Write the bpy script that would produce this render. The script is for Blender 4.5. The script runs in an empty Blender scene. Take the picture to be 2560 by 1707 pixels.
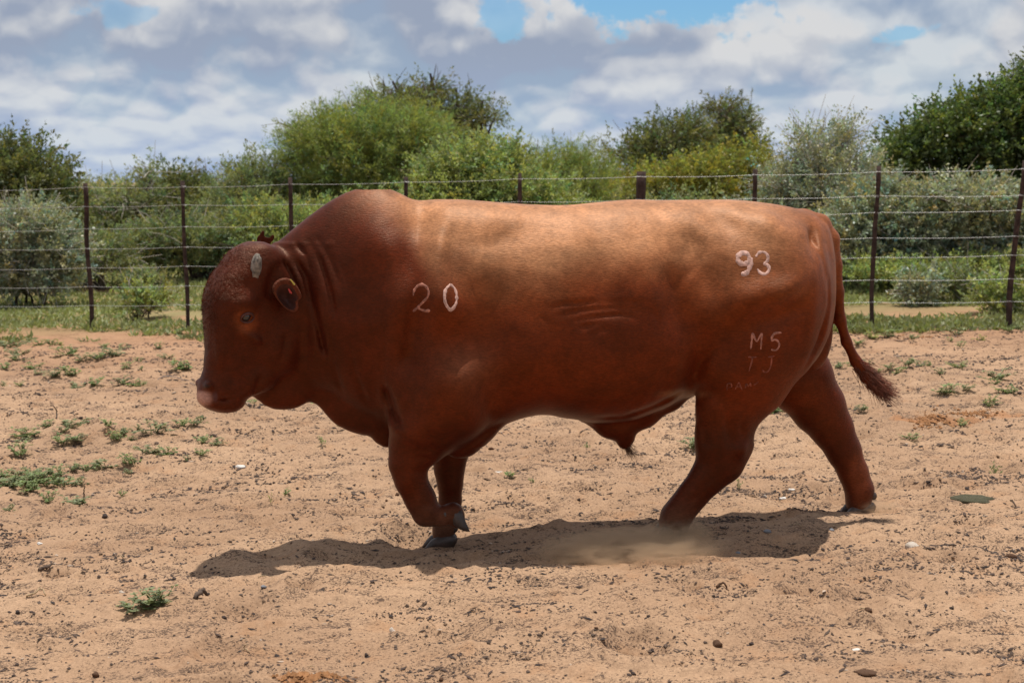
import bpy, math, random
import numpy as np
from mathutils import Vector, Matrix
from mathutils.bvhtree import BVHTree

random.seed(7)
rng = np.random.default_rng(11)
scene = bpy.context.scene
COL = scene.collection

# ------------------------------------------------------------------ camera
CAM_Z, FPX, CX, CY, HOR = 1.53, 3556.0, 1280.0, 853.5, 450.0
PITCH = math.atan((CY - HOR) / FPX)
cam_data = bpy.data.cameras.new("camera")
cam_data.lens = 50.0
cam_data.sensor_width = 36.0
cam_data.clip_start = 0.1
cam_data.clip_end = 3000.0
cam_data.dof.use_dof = True
cam_data.dof.focus_distance = 5.95
cam_data.dof.aperture_fstop = 5.0
cam = bpy.data.objects.new("camera", cam_data)
COL.objects.link(cam)
cam.location = (0, 0, CAM_Z)
cam.rotation_euler = (math.radians(90) - PITCH, 0, 0)
scene.camera = cam

# ------------------------------------------------------------------ sky, clouds, sun
SUN_DIR = Vector((0.035, 0.14, 1.0)).normalized()
SUN_EL = math.asin(SUN_DIR.z)
world = bpy.data.worlds.new("World")
scene.world = world
world.use_nodes = True


class NT:
    """small helper round a node tree"""
    def __init__(s, tree):
        s.t = tree; s.n = tree.nodes; s.l = tree.links
    def new(s, typ, **kw):
        nd = s.n.new(typ)
        for k, v in kw.items():
            if k.startswith('i_'):
                nd.inputs[k[2:].replace('_', ' ')].default_value = v
            else:
                setattr(nd, k, v)
        return nd
    def link(s, a, b):
        s.l.new(a, b)
    def val(s, x, sock):
        if isinstance(x, (int, float)): sock.default_value = x
        else: s.l.new(x, sock)
    def math(s, op, a, b=None, c=None, clamp=False):
        nd = s.n.new('ShaderNodeMath'); nd.operation = op; nd.use_clamp = clamp
        s.val(a, nd.inputs[0])
        if b is not None: s.val(b, nd.inputs[1])
        if c is not None: s.val(c, nd.inputs[2])
        return nd.outputs[0]
    def rng(s, x, a, b, c=0.0, d=1.0, smooth=True):
        nd = s.n.new('ShaderNodeMapRange'); nd.interpolation_type = 'SMOOTHSTEP' if smooth else 'LINEAR'
        s.val(x, nd.inputs[0])
        for i, v in enumerate((a, b, c, d)): s.val(v, nd.inputs[i + 1])
        return nd.outputs[0]
    def mix(s, f, a, b, blend='MIX'):
        nd = s.n.new('ShaderNodeMix'); nd.data_type = 'RGBA'; nd.blend_type = blend
        s.val(f, nd.inputs[0])
        for v, sock in ((a, nd.inputs[6]), (b, nd.inputs[7])):
            if isinstance(v, (tuple, list)): sock.default_value = (*v[:3], 1.0)
            else: s.l.new(v, sock)
        return nd.outputs[2]
    def noise(s, vec, scale, detail=4.0, rough=0.5, lac=2.0, dist=0.0, dim='3D'):
        nd = s.n.new('ShaderNodeTexNoise'); nd.noise_dimensions = dim
        if vec is not None: s.l.new(vec, nd.inputs['Vector'])
        nd.inputs['Scale'].default_value = scale
        nd.inputs['Detail'].default_value = detail
        nd.inputs['Roughness'].default_value = rough
        nd.inputs['Lacunarity'].default_value = lac
        nd.inputs['Distortion'].default_value = dist
        return nd
    def comb(s, x, y, z):
        nd = s.n.new('ShaderNodeCombineXYZ')
        for v, k in zip((x, y, z), range(3)): s.val(v, nd.inputs[k])
        return nd.outputs[0]


def build_world():
    w = NT(world.node_tree)
    w.n.clear()
    out = w.new('ShaderNodeOutputWorld')
    sky = w.new('ShaderNodeTexSky')
    sky.sky_type = 'NISHITA'
    sky.sun_disc = False
    sky.sun_elevation = SUN_EL
    sky.sun_rotation = math.atan2(SUN_DIR.x, SUN_DIR.y)
    sky.altitude = 900
    sky.air_density = 1.3
    sky.dust_density = 0.4
    sky.ozone_density = 2.0
    b1 = w.new('ShaderNodeBackground')
    w.link(w.mix(1.0, sky.outputs[0], (0.62, 0.93, 1.22), 'MULTIPLY'), b1.inputs[0])
    b1.inputs[1].default_value = 0.10
    tc = w.new('ShaderNodeTexCoord')
    sp = w.new('ShaderNodeSeparateXYZ')
    w.link(tc.outputs['Generated'], sp.inputs[0])
    x, y, z = sp.outputs
    zz = w.math('ADD', w.math('MAXIMUM', z, -0.01), 0.045)
    lz = w.math('MULTIPLY', w.math('LOGARITHM', zz, math.e), 1.8)
    def vec(dz):
        return w.comb(w.math('MULTIPLY', x, 10.0), w.math('MULTIPLY', y, 10.0), w.math('ADD', lz, dz))
    def dens(dz, detail=True):
        v = vec(dz + 3.7)
        wn = w.new('ShaderNodeVectorMath', operation='SCALE')
        cn = w.noise(v, 2.3, 2.0, 0.5)
        w.link(cn.outputs[1], wn.inputs[0]); wn.inputs['Scale'].default_value = 0.30
        ad = w.new('ShaderNodeVectorMath', operation='ADD'); w.link(v, ad.inputs[0]); w.link(wn.outputs[0], ad.inputs[1])
        vv = ad.outputs[0]
        a = w.noise(v, 0.62, 2.0, 0.5).outputs[0]
        b = w.noise(vv, 1.15, 6.0 if dz < 0.2 else 3.0, 0.55).outputs[0]
        tot = w.math('ADD', w.math('MULTIPLY', a, 0.50), w.math('MULTIPLY', b, 0.32))
        for sc_, amp in ((1.35, 0.17), (3.7, 0.08)):      # rounded heads, large and small
            vo = w.new('ShaderNodeTexVoronoi', feature='SMOOTH_F1' if sc_ < 3 and dz < 0.05 else 'F1')
            w.link(vv, vo.inputs['Vector']); vo.inputs['Scale'].default_value = sc_
            if vo.feature == 'SMOOTH_F1': vo.inputs['Smoothness'].default_value = 0.3
            tot = w.math('ADD', tot, w.math('MULTIPLY', w.math('SUBTRACT', 1.0, vo.outputs['Distance']), amp))
        return tot
    d0 = dens(0.0)
    d1 = dens(0.12)
    d2 = dens(0.46)
    # clear gaps: thin cloud, more of them seen low down between the rows
    mask = w.rng(d0, 0.47, 0.53)
    # open blue patches high in the middle, each round one direction of the sky
    gaps = None
    def patch(u, v, ru, rv, amt):
        nonlocal gaps
        ax = (u - CX) / FPX; az = (HOR - v) / FPX
        wob = w.math('MULTIPLY', w.math('SUBTRACT', w.noise(vec(1.3), 3.2, 6.0, 0.6).outputs[0], 0.5), 4.4)
        dx = w.math('DIVIDE', w.math('SUBTRACT', x, ax), ru / FPX)
        dz = w.math('DIVIDE', w.math('SUBTRACT', z, az), rv / FPX)
        r = w.math('SQRT', w.math('ADD', w.math('MULTIPLY', dx, dx), w.math('MULTIPLY', dz, dz)))
        r = w.math('ADD', r, wob)
        yy = w.math('GREATER_THAN', y, 0.0)
        g = w.math('MULTIPLY', w.math('MULTIPLY', w.rng(r, 0.75, 1.35, 1.0, 0.0), amt), yy)
        gaps = g if gaps is None else w.math('MAXIMUM', gaps, g)
    patch(1570, -30, 300, 100, 1.0)
    patch(1265, 50, 75, 50, 0.8)
    patch(375, 58, 55, 28, 0.5)
    patch(2225, 105, 70, 26, 0.8)
    lit = w.rng(w.math('SUBTRACT', d0, d1), -0.045, 0.055)
    body = w.rng(w.math('SUBTRACT', d0, d2), -0.10, 0.10)
    thick = w.rng(d0, 0.50, 0.68)
    light = w.math('ADD', w.math('MULTIPLY', lit, 0.48), w.math('MULTIPLY', body, 0.52))
    light = w.math('SUBTRACT', light, w.math('MULTIPLY', thick, 0.16), clamp=True)
    low = w.rng(z, 0.0, 0.10)
    shade_c = w.mix(low, (0.47, 0.61, 0.90), (0.43, 0.50, 0.65))
    lit_c = w.mix(low, (0.84, 0.92, 1.02), (0.94, 0.94, 0.95))
    cc = w.mix(w.rng(light, 0.05, 0.85, 0.0, 1.0, False), shade_c, lit_c)
    b2 = w.new('ShaderNodeBackground')
    w.link(cc, b2.inputs[0])
    b2.inputs[1].default_value = 0.82
    m = w.math('ADD', w.math('MULTIPLY', mask, 0.14), 0.84)
    m = w.math('MULTIPLY', m, w.math('SUBTRACT', 1.0, gaps), clamp=True)
    mx = w.new('ShaderNodeMixShader')
    w.link(m, mx.inputs[0]); w.link(b1.outputs[0], mx.inputs[1]); w.link(b2.outputs[0], mx.inputs[2])
    w.link(mx.outputs[0], out.inputs[0])


build_world()
world.cycles.sampling_method = 'MANUAL'
world.cycles.sample_map_resolution = 512

sun_data = bpy.data.lights.new("sun", 'SUN')
sun_data.energy = 5.0
sun_data.angle = math.radians(0.53)
sun_data.color = (1.0, 0.955, 0.89)
sun = bpy.data.objects.new("sun", sun_data)
COL.objects.link(sun)
sun.rotation_euler = SUN_DIR.to_track_quat('Z', 'Y').to_euler()

scene.view_settings.view_transform = 'Standard'
scene.view_settings.look = 'None'
scene.view_settings.exposure = -0.16
scene.view_settings.gamma = 1.0
scene.view_settings.use_curve_mapping = False
scene.cycles.max_bounces = 6
scene.cycles.diffuse_bounces = 3
scene.cycles.transparent_max_bounces = 8
scene.cycles.volume_bounces = 1

# ------------------------------------------------------------------ helpers
def ray(u, v):
    """direction of the camera ray through photograph pixel u, v (2560 wide), as numpy"""
    x = (u - CX) / FPX; yv = -(v - CY) / FPX
    c, s = math.cos(PITCH), math.sin(PITCH)
    return np.array([x, c + yv * s, -s + yv * c])


S = 2560.0 / 2352.0            # the outline was read off at 2352 px width
PSI = math.radians(7.0)
BO = np.array([0.40, 6.02, 0.0])
BA = np.array([math.cos(PSI), math.sin(PSI), 0.0])      # towards the tail
BN = np.array([math.sin(PSI), -math.cos(PSI), 0.0])     # towards the camera
CAMP = np.array([0, 0, CAM_Z])


def pab(u, v, c=0.0):
    """outline point (2352 px) on the bull's plane c metres nearer than its middle -> a, b"""
    d = ray(u * S, v * S)
    o = BO + c * BN
    t = np.dot(o - CAMP, BN) / np.dot(d, BN)
    p = CAMP + d * t
    return float(np.dot(p - BO, BA)), float(p[2])


FEET = [(1007, 1258, -0.115, 0.0), (1538, 1232, 0.16, 0.0), (1962, 1181, -0.165, 0.0)]   # where the three planted hooves press the sand
def _feet():
    out = []
    for u, v, c, _ in FEET:
        a, b = pab(u, v, c)
        p = BO + a * BA + c * BN
        out.append((p[0], p[1], b))
    return out


def smooth01(t):
    t = np.clip(t, 0, 1)
    return t * t * (3 - 2 * t)


def _hash(ix, iy, seed):
    h = (ix.astype(np.int64) * 374761393 + iy.astype(np.int64) * 668265263 + seed * 974634777) & 0xFFFFFFFF
    h = ((h ^ (h >> 13)) * 1274126177) & 0xFFFFFFFF
    return (h ^ (h >> 16)).astype(np.float64) / 4294967295.0


def vnoise(x, y, seed=0):
    """value noise in -1..1 with quintic blending"""
    x = np.asarray(x, float); y = np.asarray(y, float)
    ix = np.floor(x); iy = np.floor(y)
    fx = x - ix; fy = y - iy
    ix = ix.astype(np.int64); iy = iy.astype(np.int64)
    ux = fx ** 3 * (fx * (6 * fx - 15) + 10); uy = fy ** 3 * (fy * (6 * fy - 15) + 10)
    a = _hash(ix, iy, seed); b = _hash(ix + 1, iy, seed)
    c = _hash(ix, iy + 1, seed); d = _hash(ix + 1, iy + 1, seed)
    return ((a + (b - a) * ux) * (1 - uy) + (c + (d - c) * ux) * uy) * 2 - 1


def fbm(x, y, seed=0, octs=4, gain=0.5):
    s = 0; amp = 1; n = 0
    for k in range(octs):
        s = s + amp * vnoise(x * 2 ** k + 17.3 * k, y * 2 ** k - 9.1 * k, seed + k)
        n += amp; amp *= gain
    return s / n


def ground_base(x, y):
    """the broad lie of the land: nearly level, rising a little to the right"""
    x = np.asarray(x, float); y = np.asarray(y, float)
    t = 0.022 * np.clip(x, -14, 14)
    far = smooth01((y - 18) / 60)
    return (t + 0.095 * smooth01((y - 7.0) / 5.5)) * (1 - far)


_b0 = ground_base
FEET3 = _feet()
_rg = np.random.default_rng(5)
_pits = []
while len(_pits) < 330:
    py = 3.4 + 9.5 * _rg.random() ** 1.2
    px = (_rg.random() * 2 - 1) * (1.4 + py * 0.42)
    _pits.append((px, py, 0.05 + 0.06 * _rg.random(), 0.012 + 0.026 * _rg.random(), _rg.random() * math.pi))
PITS = np.array(_pits)


def ground_h(x, y, fine=True):
    x = np.asarray(x, float); y = np.asarray(y, float)
    h = ground_base(x, y)
    fade = 1 - smooth01((y - 9) / 20) * 0.55
    wx = x + 0.12 * vnoise(x * 1.7, y * 1.7, 31); wy = y + 0.12 * vnoise(x * 1.9, y * 1.9, 37)
    h = h + 0.018 * vnoise(x * 0.55, y * 0.8, 1)
    h = h + fade * 0.016 * vnoise(wx * 1.9, wy * 3.3, 2)
    r = 1 - np.abs(vnoise(wx * 2.9, wy * 7.2, 3))
    h = h + fade * 0.027 * (r * r - 0.4)
    if fine:
        near = 1 - smooth01((y - 9) / 5)
        r2 = 1 - np.abs(vnoise(wx * 7.5 + 3, wy * 15.0, 4))
        h = h + near * (0.013 * (r2 * r2 - 0.4) + 0.0065 * vnoise(wx * 24, wy * 34, 5) + 0.0016 * vnoise(x * 60, y * 70, 6))
    ws = 0; hs = 0
    for fx, fy, fz in FEET3:
        d2 = ((x - fx) ** 2 + (y - fy) ** 2)
        w = np.exp(-d2 / 0.35 ** 2)
        ws = ws + w; hs = hs + w * (fz + 0.35 * (h - _b0(x, y)))
    k = np.clip(ws, 0, 1)
    h = h * (1 - k) + (hs / np.maximum(ws, 1e-9)) * k
    for px, py, r, d, an in PITS:
        m = (np.abs(x - px) < 3 * r) & (np.abs(y - py) < 3 * r)
        if not np.any(m): continue
        dx = x[m] - px if x.ndim else x - px; dy = y[m] - py if y.ndim else y - py
        ca, sa = math.cos(an), math.sin(an)
        q = ((dx * ca + dy * sa) / (r * 1.35)) ** 2 + ((-dx * sa + dy * ca) / r) ** 2
        dd = d * (-np.exp(-q * 1.6) * 1.25 + 0.55 * np.exp(-((np.sqrt(q) - 1.25) ** 2) * 7))
        if x.ndim: h[m] += dd
        else: h = h + dd
    return h


def gz(x, y):
    return float(ground_h(np.array([x]), np.array([y]))[0])


def ground_pt(u, v):
    """where the camera ray of photograph pixel u, v meets the ground"""
    d = ray(u, v)
    t = CAM_Z / max(1e-6, -d[2])
    for _ in range(6):
        p = d * t
        zg = float(ground_base(p[0], p[1]))
        t = (CAM_Z - zg) / max(1e-4, -d[2])
    p = d * t
    return float(p[0]), float(p[1])


def tag(o, label=None, cat=None, group=None, kind=None):
    if label: o['label'] = label
    if cat: o['category'] = cat
    if group: o['group'] = group
    if kind: o['kind'] = kind
    return o


def empty(name, loc=(0, 0, 0), rz=0.0):
    o = bpy.data.objects.new(name, None)
    o.empty_display_size = 0.1
    o.location = loc; o.rotation_euler = (0, 0, rz)
    COL.objects.link(o)
    return o


def mesh_np(name, verts, faces, mat=None, parent=None, smooth=True, col=None, matidx=None):
    """verts (n,3); faces (m,3) or (m,4) arrays, or a list of such arrays"""
    me = bpy.data.meshes.new(name)
    if not isinstance(faces, (list, tuple)): faces = [faces]
    faces = [np.asarray(f, np.int32) for f in faces if len(f)]
    verts = np.asarray(verts, np.float32)
    me.vertices.add(len(verts)); me.vertices.foreach_set('co', verts.ravel())
    nl = sum(f.size for f in faces); nf = sum(len(f) for f in faces)
    me.loops.add(nl); me.polygons.add(nf)
    me.loops.foreach_set('vertex_index', np.concatenate([f.ravel() for f in faces]))
    tot = np.concatenate([np.full(len(f), f.shape[1], np.int32) for f in faces])
    st = np.concatenate([[0], np.cumsum(tot)[:-1]]).astype(np.int32)
    me.polygons.foreach_set('loop_start', st)
    me.polygons.foreach_set('loop_total', tot)
    me.polygons.foreach_set('use_smooth', np.full(nf, smooth))
    if matidx is not None: me.polygons.foreach_set('material_index', np.asarray(matidx, np.int32))
    if col is not None:
        at = me.color_attributes.new('tint', 'FLOAT_COLOR', 'POINT')
        c = np.asarray(col, np.float32)
        if c.shape[1] == 3: c = np.hstack([c, np.ones((len(c), 1), np.float32)])
        at.data.foreach_set('color', c.ravel())
    me.update(calc_edges=True)
    if mat is not None:
        for m in (mat if isinstance(mat, (list, tuple)) else [mat]): me.materials.append(m)
    o = bpy.data.objects.new(name, me)
    COL.objects.link(o)
    if parent is not None: o.parent = parent
    return o


def new_mat(name):
    m = bpy.data.materials.new(name)
    m.use_nodes = True
    n = NT(m.node_tree)
    bs = next(x for x in n.n if x.type == 'BSDF_PRINCIPLED')
    return m, n, bs


def tube_np(pts, radii, seg=8, cap=True, squash=None):
    """a round tube along pts"""
    pts = np.asarray(pts, float); n = len(pts)
    radii = np.broadcast_to(np.asarray(radii, float), (n,))
    tg = np.gradient(pts, axis=0)
    tg /= np.linalg.norm(tg, axis=1)[:, None] + 1e-9
    ref = np.array([0.0, 0, 1]) if abs(tg[0][2]) < 0.9 else np.array([1.0, 0, 0])
    V = []
    for i in range(n):
        a = np.cross(tg[i], ref); a /= np.linalg.norm(a) + 1e-9
        b = np.cross(a, tg[i]); ref = b
        an = np.linspace(0, 2 * math.pi, seg, endpoint=False)
        V.append(pts[i] + radii[i] * (np.cos(an)[:, None] * a + np.sin(an)[:, None] * b))
    V = np.concatenate(V)
    F = []
    for i in range(n - 1):
        for k in range(seg):
            k2 = (k + 1) % seg
            F.append((i * seg + k, i * seg + k2, (i + 1) * seg + k2, (i + 1) * seg + k))
    F = np.array(F)
    if cap:
        V = np.vstack([V, pts[0], pts[-1]])
        T = []
        for k in range(seg):
            k2 = (k + 1) % seg
            T.append((len(V) - 2, k2, k)); T.append((len(V) - 1, (n - 1) * seg + k, (n - 1) * seg + k2))
        return V, [F, np.array(T)]
    return V, [F]


def merge_np(items):
    """join (verts, [face arrays]) pairs"""
    V = []; Q = {}; o = 0
    for v, fs in items:
        V.append(v)
        for f in fs:
            if len(f): Q.setdefault(f.shape[1], []).append(np.asarray(f) + o)
        o += len(v)
    return np.concatenate(V), [np.concatenate(q) for q in Q.values()]


def simple(name, colr, rough=0.6, spec=0.5, bump=0.0, bscale=80, var=0.0, vscale=8, dist=0.003):
    m, n, bs = new_mat(name)
    tc = n.new('ShaderNodeTexCoord')
    if var:
        ns = n.noise(tc.outputs['Object'], vscale, 4, 0.6)
        f = n.rng(ns.outputs[0], 0.3, 0.7, 1 - var, 1 + var)
        n.link(n.mix(1.0, colr, n.comb(f, f, f), 'MULTIPLY'), bs.inputs['Base Color'])
    else:
        bs.inputs['Base Color'].default_value = (*colr, 1)
    bs.inputs['Roughness'].default_value = rough
    bs.inputs['Specular IOR Level'].default_value = spec
    if bump:
        ns = n.noise(tc.outputs['Object'], bscale, 4, 0.6)
        b = n.new('ShaderNodeBump'); b.inputs['Strength'].default_value = bump; b.inputs['Distance'].default_value = dist
        n.link(ns.outputs[0], b.inputs['Height']); n.link(b.outputs[0], bs.inputs['Normal'])
    return m


def sphere_np(ctr, r, nu=20, nv=12):
    ctr = np.asarray(ctr); r = np.broadcast_to(r, (3,))
    th = np.linspace(0, math.pi, nv + 1)[1:-1]; ph = np.linspace(0, 2 * math.pi, nu, endpoint=False)
    V = [[0, 0, 1]] + [[math.sin(t) * math.cos(p), math.sin(t) * math.sin(p), math.cos(t)] for t in th for p in ph] + [[0, 0, -1]]
    V = np.array(V) * r + ctr
    Q = []; T = []
    for i in range(nv - 2):
        for k in range(nu):
            Q.append((1 + i * nu + k, 1 + (i + 1) * nu + k, 1 + (i + 1) * nu + (k + 1) % nu, 1 + i * nu + (k + 1) % nu))
    for k in range(nu):
        T.append((0, 1 + k, 1 + (k + 1) % nu)); b = 1 + (nv - 2) * nu
        T.append((len(V) - 1, b + (k + 1) % nu, b + k))
    return V, [np.array(Q), np.array(T)]


def sm_interp(x, xs, ys):
    """Catmull-like smooth interpolation"""
    xs = np.asarray(xs, float); ys = np.asarray(ys, float)
    m = np.gradient(ys, xs)
    x = np.clip(x, xs[0], xs[-1])
    i = np.clip(np.searchsorted(xs, x) - 1, 0, len(xs) - 2)
    h = xs[i + 1] - xs[i]; t = (x - xs[i]) / h
    return ((2 * t ** 3 - 3 * t ** 2 + 1) * ys[i] + (t ** 3 - 2 * t ** 2 + t) * h * m[i]
            + (-2 * t ** 3 + 3 * t ** 2) * ys[i + 1] + (t ** 3 - t ** 2) * h * m[i + 1])


# ------------------------------------------------------------------ ground
def sand_material():
    m, n, bs = new_mat('sand')
    tc = n.new('ShaderNodeTexCoord'); P = tc.outputs['Object']
    sp = n.new('ShaderNodeSeparateXYZ'); n.link(P, sp.inputs[0])
    big = n.noise(P, 0.7, 4, 0.55).outputs[0]
    mid = n.noise(P, 5.0, 5, 0.6).outputs[0]
    fine = n.noise(P, 90, 4, 0.7).outputs[0]
    grain = n.noise(P, 420, 2, 0.7).outputs[0]
    c = n.mix(n.rng(big, 0.35, 0.65), (0.345, 0.213, 0.128), (0.435, 0.278, 0.170))
    c = n.mix(n.math('MULTIPLY', n.rng(mid, 0.52, 0.72), 0.45), c, (0.36, 0.185, 0.09))
    f = n.rng(fine, 0.25, 0.75, 0.80, 1.16); c = n.mix(1.0, c, n.comb(f, f, f), 'MULTIPLY')
    f = n.rng(grain, 0.25, 0.75, 0.82, 1.15); c = n.mix(1.0, c, n.comb(f, f, f), 'MULTIPLY')
    # fine dark litter, drifted into loose streaks
    mp = n.new('ShaderNodeMapping'); n.link(P, mp.inputs[0]); mp.inputs['Scale'].default_value = (1.0, 2.1, 1.0)
    mp.inputs['Rotation'].default_value = (0, 0, -0.12)
    drift = n.noise(mp.outputs[0], 4.2, 5, 0.62, dist=0.6).outputs[0]
    mp2 = n.new('ShaderNodeMapping'); n.link(P, mp2.inputs[0]); mp2.inputs['Scale'].default_value = (1.0, 1.5, 1.0)
    sp1 = n.noise(mp2.outputs[0], 105, 3, 0.6, dist=0.8).outputs[0]
    sp2 = n.noise(mp2.outputs[0], 48, 4, 0.62, dist=1.0).outputs[0]
    thr = n.rng(drift, 0.34, 0.62, 0.685, 0.53, False)
    s = n.math('MAXIMUM', n.rng(n.math('SUBTRACT', sp1, thr), 0.0, 0.03), n.rng(n.math('SUBTRACT', sp2, n.math('ADD', thr, 0.02)), 0.0, 0.03))
    c = n.mix(n.math('MULTIPLY', s, 0.86), c, (0.085, 0.055, 0.042))
    # bare red earth beyond the fence and one freshly dug orange patch
    def spot(px, py, rx, ry):
        dx = n.math('DIVIDE', n.math('SUBTRACT', sp.outputs[0], px), rx); dy = n.math('DIVIDE', n.math('SUBTRACT', sp.outputs[1], py), ry)
        r = n.math('SQRT', n.math('ADD', n.math('MULTIPLY', dx, dx), n.math('MULTIPLY', dy, dy)))
        r = n.math('ADD', r, n.math('MULTIPLY', n.math('SUBTRACT', n.noise(P, 6, 4, 0.6).outputs[0], 0.5), 2.0))
        return n.rng(r, 0.6, 1.1, 1.0, 0.0)
    for (u, v, ru, rr) in ((2355, 1055, 95, 0.13), (2300, 1060, 70, 0.10), (2500, 1035, 60, 0.08), (770, 1690, 110, 0.05), (830, 1010, 60, 0.16)):
        x, y = ground_pt(u, v)
        c = n.mix(n.math('MULTIPLY', spot(x, y, ru / FPX * y, rr), 0.7), c, (0.35, 0.165, 0.075))
    redder = n.rng(sp.outputs[1], 9.5, 15.0)
    c = n.mix(n.math('MULTIPLY', redder, 0.5), c, (0.38, 0.185, 0.095))
    green = n.math('MULTIPLY', n.rng(sp.outputs[1], 13.2, 16.0), n.rng(n.noise(P, 1.2, 4, 0.6).outputs[0], 0.36, 0.52))
    c = n.mix(n.math('MULTIPLY', green, 0.7), c, (0.22, 0.215, 0.09))
    n.link(c, bs.inputs['Base Color'])
    bs.inputs['Roughness'].default_value = 0.95
    bs.inputs['Specular IOR Level'].default_value = 0.15
    b1 = n.new('ShaderNodeBump'); b1.inputs['Strength'].default_value = 0.65; b1.inputs['Distance'].default_value = 0.012
    hh = n.math('ADD', n.math('MULTIPLY', n.noise(P, 28, 5, 0.62).outputs[0], 1.0), n.math('MULTIPLY', s, 0.25))
    n.link(hh, b1.inputs['Height'])
    b2 = n.new('ShaderNodeBump'); b2.inputs['Strength'].default_value = 0.5; b2.inputs['Distance'].default_value = 0.003
    n.link(fine, b2.inputs['Height']); n.link(b1.outputs[0], b2.inputs['Normal'])
    n.link(b2.outputs[0], bs.inputs['Normal'])
    return m


M_sand = sand_material()


def build_ground():
    rows = [-30.0, -12.0, -4.0, 0.0, 2.0, 2.8]
    y = 3.2
    while y < 14.5:
        rows.append(y); y += 0.0105 + 0.0035 * (y - 3.2)
    while y < 900:
        rows.append(y); y *= 1.03
    rows = np.array(rows)
    s = np.concatenate([-np.geomspace(60, 0.62, 26), np.linspace(-0.60, 0.60, 640), np.geomspace(0.62, 60, 26)])
    wd = np.maximum(rows, 3.0)
    wd = np.where(rows < 0, 3.0, wd)
    X = s[None, :] * (wd[:, None] * 0.80 + 0.5)
    Y = np.repeat(rows[:, None], len(s), 1)
    Z = ground_h(X, Y)
    nr, nc = X.shape
    V = np.stack([X, Y, Z], -1).reshape(-1, 3)
    i = np.arange(nr - 1)[:, None] * nc + np.arange(nc - 1)[None, :]
    Q = np.stack([i, i + 1, i + nc + 1, i + nc], -1).reshape(-1, 4)
    g = mesh_np('ground', V, Q, M_sand)
    tag(g, kind='structure')
    return g


build_ground()


# ---- loose bits on the sand
def lumps(P, size, stretch, seed, flat=0.6):
    """many small irregular octahedral crumbs at once"""
    g = np.random.default_rng(seed)
    n = len(P)
    base = np.array([[1, 0, 0], [-1, 0, 0], [0, 1, 0], [0, -1, 0], [0, 0, 1], [0, 0, -0.6]], float)
    V = base[None] * (0.65 + 0.7 * g.random((n, 6, 1)))
    V[:, :, 0] *= stretch[:, None]; V[:, :, 2] *= flat
    V *= size[:, None, None]
    a = g.random(n) * math.pi * 2; ca, sa = np.cos(a), np.sin(a)
    x = V[:, :, 0] * ca[:, None] - V[:, :, 1] * sa[:, None]; y = V[:, :, 0] * sa[:, None] + V[:, :, 1] * ca[:, None]
    t = (g.random(n) - 0.5) * 0.7
    z = V[:, :, 2] + x * t[:, None]
    V = np.stack([x, y, z], -1) + P[:, None, :]
    tr = np.array([(0, 2, 4), (2, 1, 4), (1, 3, 4), (3, 0, 4), (2, 0, 5), (1, 2, 5), (3, 1, 5), (0, 3, 5)])
    T = (tr[None] + 6 * np.arange(n)[:, None, None]).reshape(-1, 3)
    return V.reshape(-1, 3), T


def build_litter():
    g = np.random.default_rng(21)
    N = 420000
    y = 3.3 + 9.7 * g.random(N) ** 1.35
    x = (g.random(N) * 2 - 1) * (0.8 + 0.46 * y)
    # drifts: follow the hollows between the ripples
    wx = x + 0.12 * vnoise(x * 1.7, y * 1.7, 31); wy = y + 0.12 * vnoise(x * 1.9, y * 1.9, 37)
    r = np.abs(vnoise(wx * 2.9, wy * 7.2, 3))
    r2 = np.abs(vnoise(wx * 7.5 + 3, wy * 15.0, 4))
    cl = fbm(x * 2.2, y * 4.2, 91, 3)
    cl2 = fbm(x * 5.0, y * 13.0, 95, 3)
    dens = 0.02 + 0.9 * np.clip(cl * 2.2, 0, 1) * np.clip(cl2 * 2.5 + 0.1, 0, 1) + 0.35 * np.clip((r - 0.45) * 3, 0, 1) * np.clip(cl2 * 2 + 0.3, 0, 1) + 0.10 * (r2 > 0.6)
    k = g.random(N) < dens * (0.95 - 0.4 * smooth01((y - 6) / 4)) + 0.012
    x, y = x[k], y[k]; n = len(x)
    size = 0.0016 + 0.0052 * g.random(n) ** 4.0 + 0.0006 * (y - 3)
    st = 1.0 + 2.6 * g.random(n) ** 2
    z = ground_h(x, y) + size * 0.25
    V, T = lumps(np.stack([x, y, z], 1), size, st, 22)
    colr = np.array([[0.075, 0.050, 0.040], [0.11, 0.075, 0.055], [0.05, 0.038, 0.034], [0.20, 0.125, 0.075], [0.42, 0.32, 0.24]])
    c = colr[g.choice(5, n, p=[0.40, 0.27, 0.22, 0.09, 0.02])] * (0.8 + 0.4 * g.random((n, 1)))
    m, nn, bs = new_mat('litter')
    at = nn.new('ShaderNodeVertexColor'); at.layer_name = 'tint'; nn.link(at.outputs[0], bs.inputs['Base Color'])
    bs.inputs['Roughness'].default_value = 0.85; bs.inputs['Specular IOR Level'].default_value = 0.25
    o = mesh_np('ground_litter', V, T, m, smooth=False, col=np.repeat(c, 6, 0))
    tag(o, 'fine dark plant litter and crumbs drifted in streaks over the sand', 'litter', kind='stuff')


build_litter()

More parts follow.
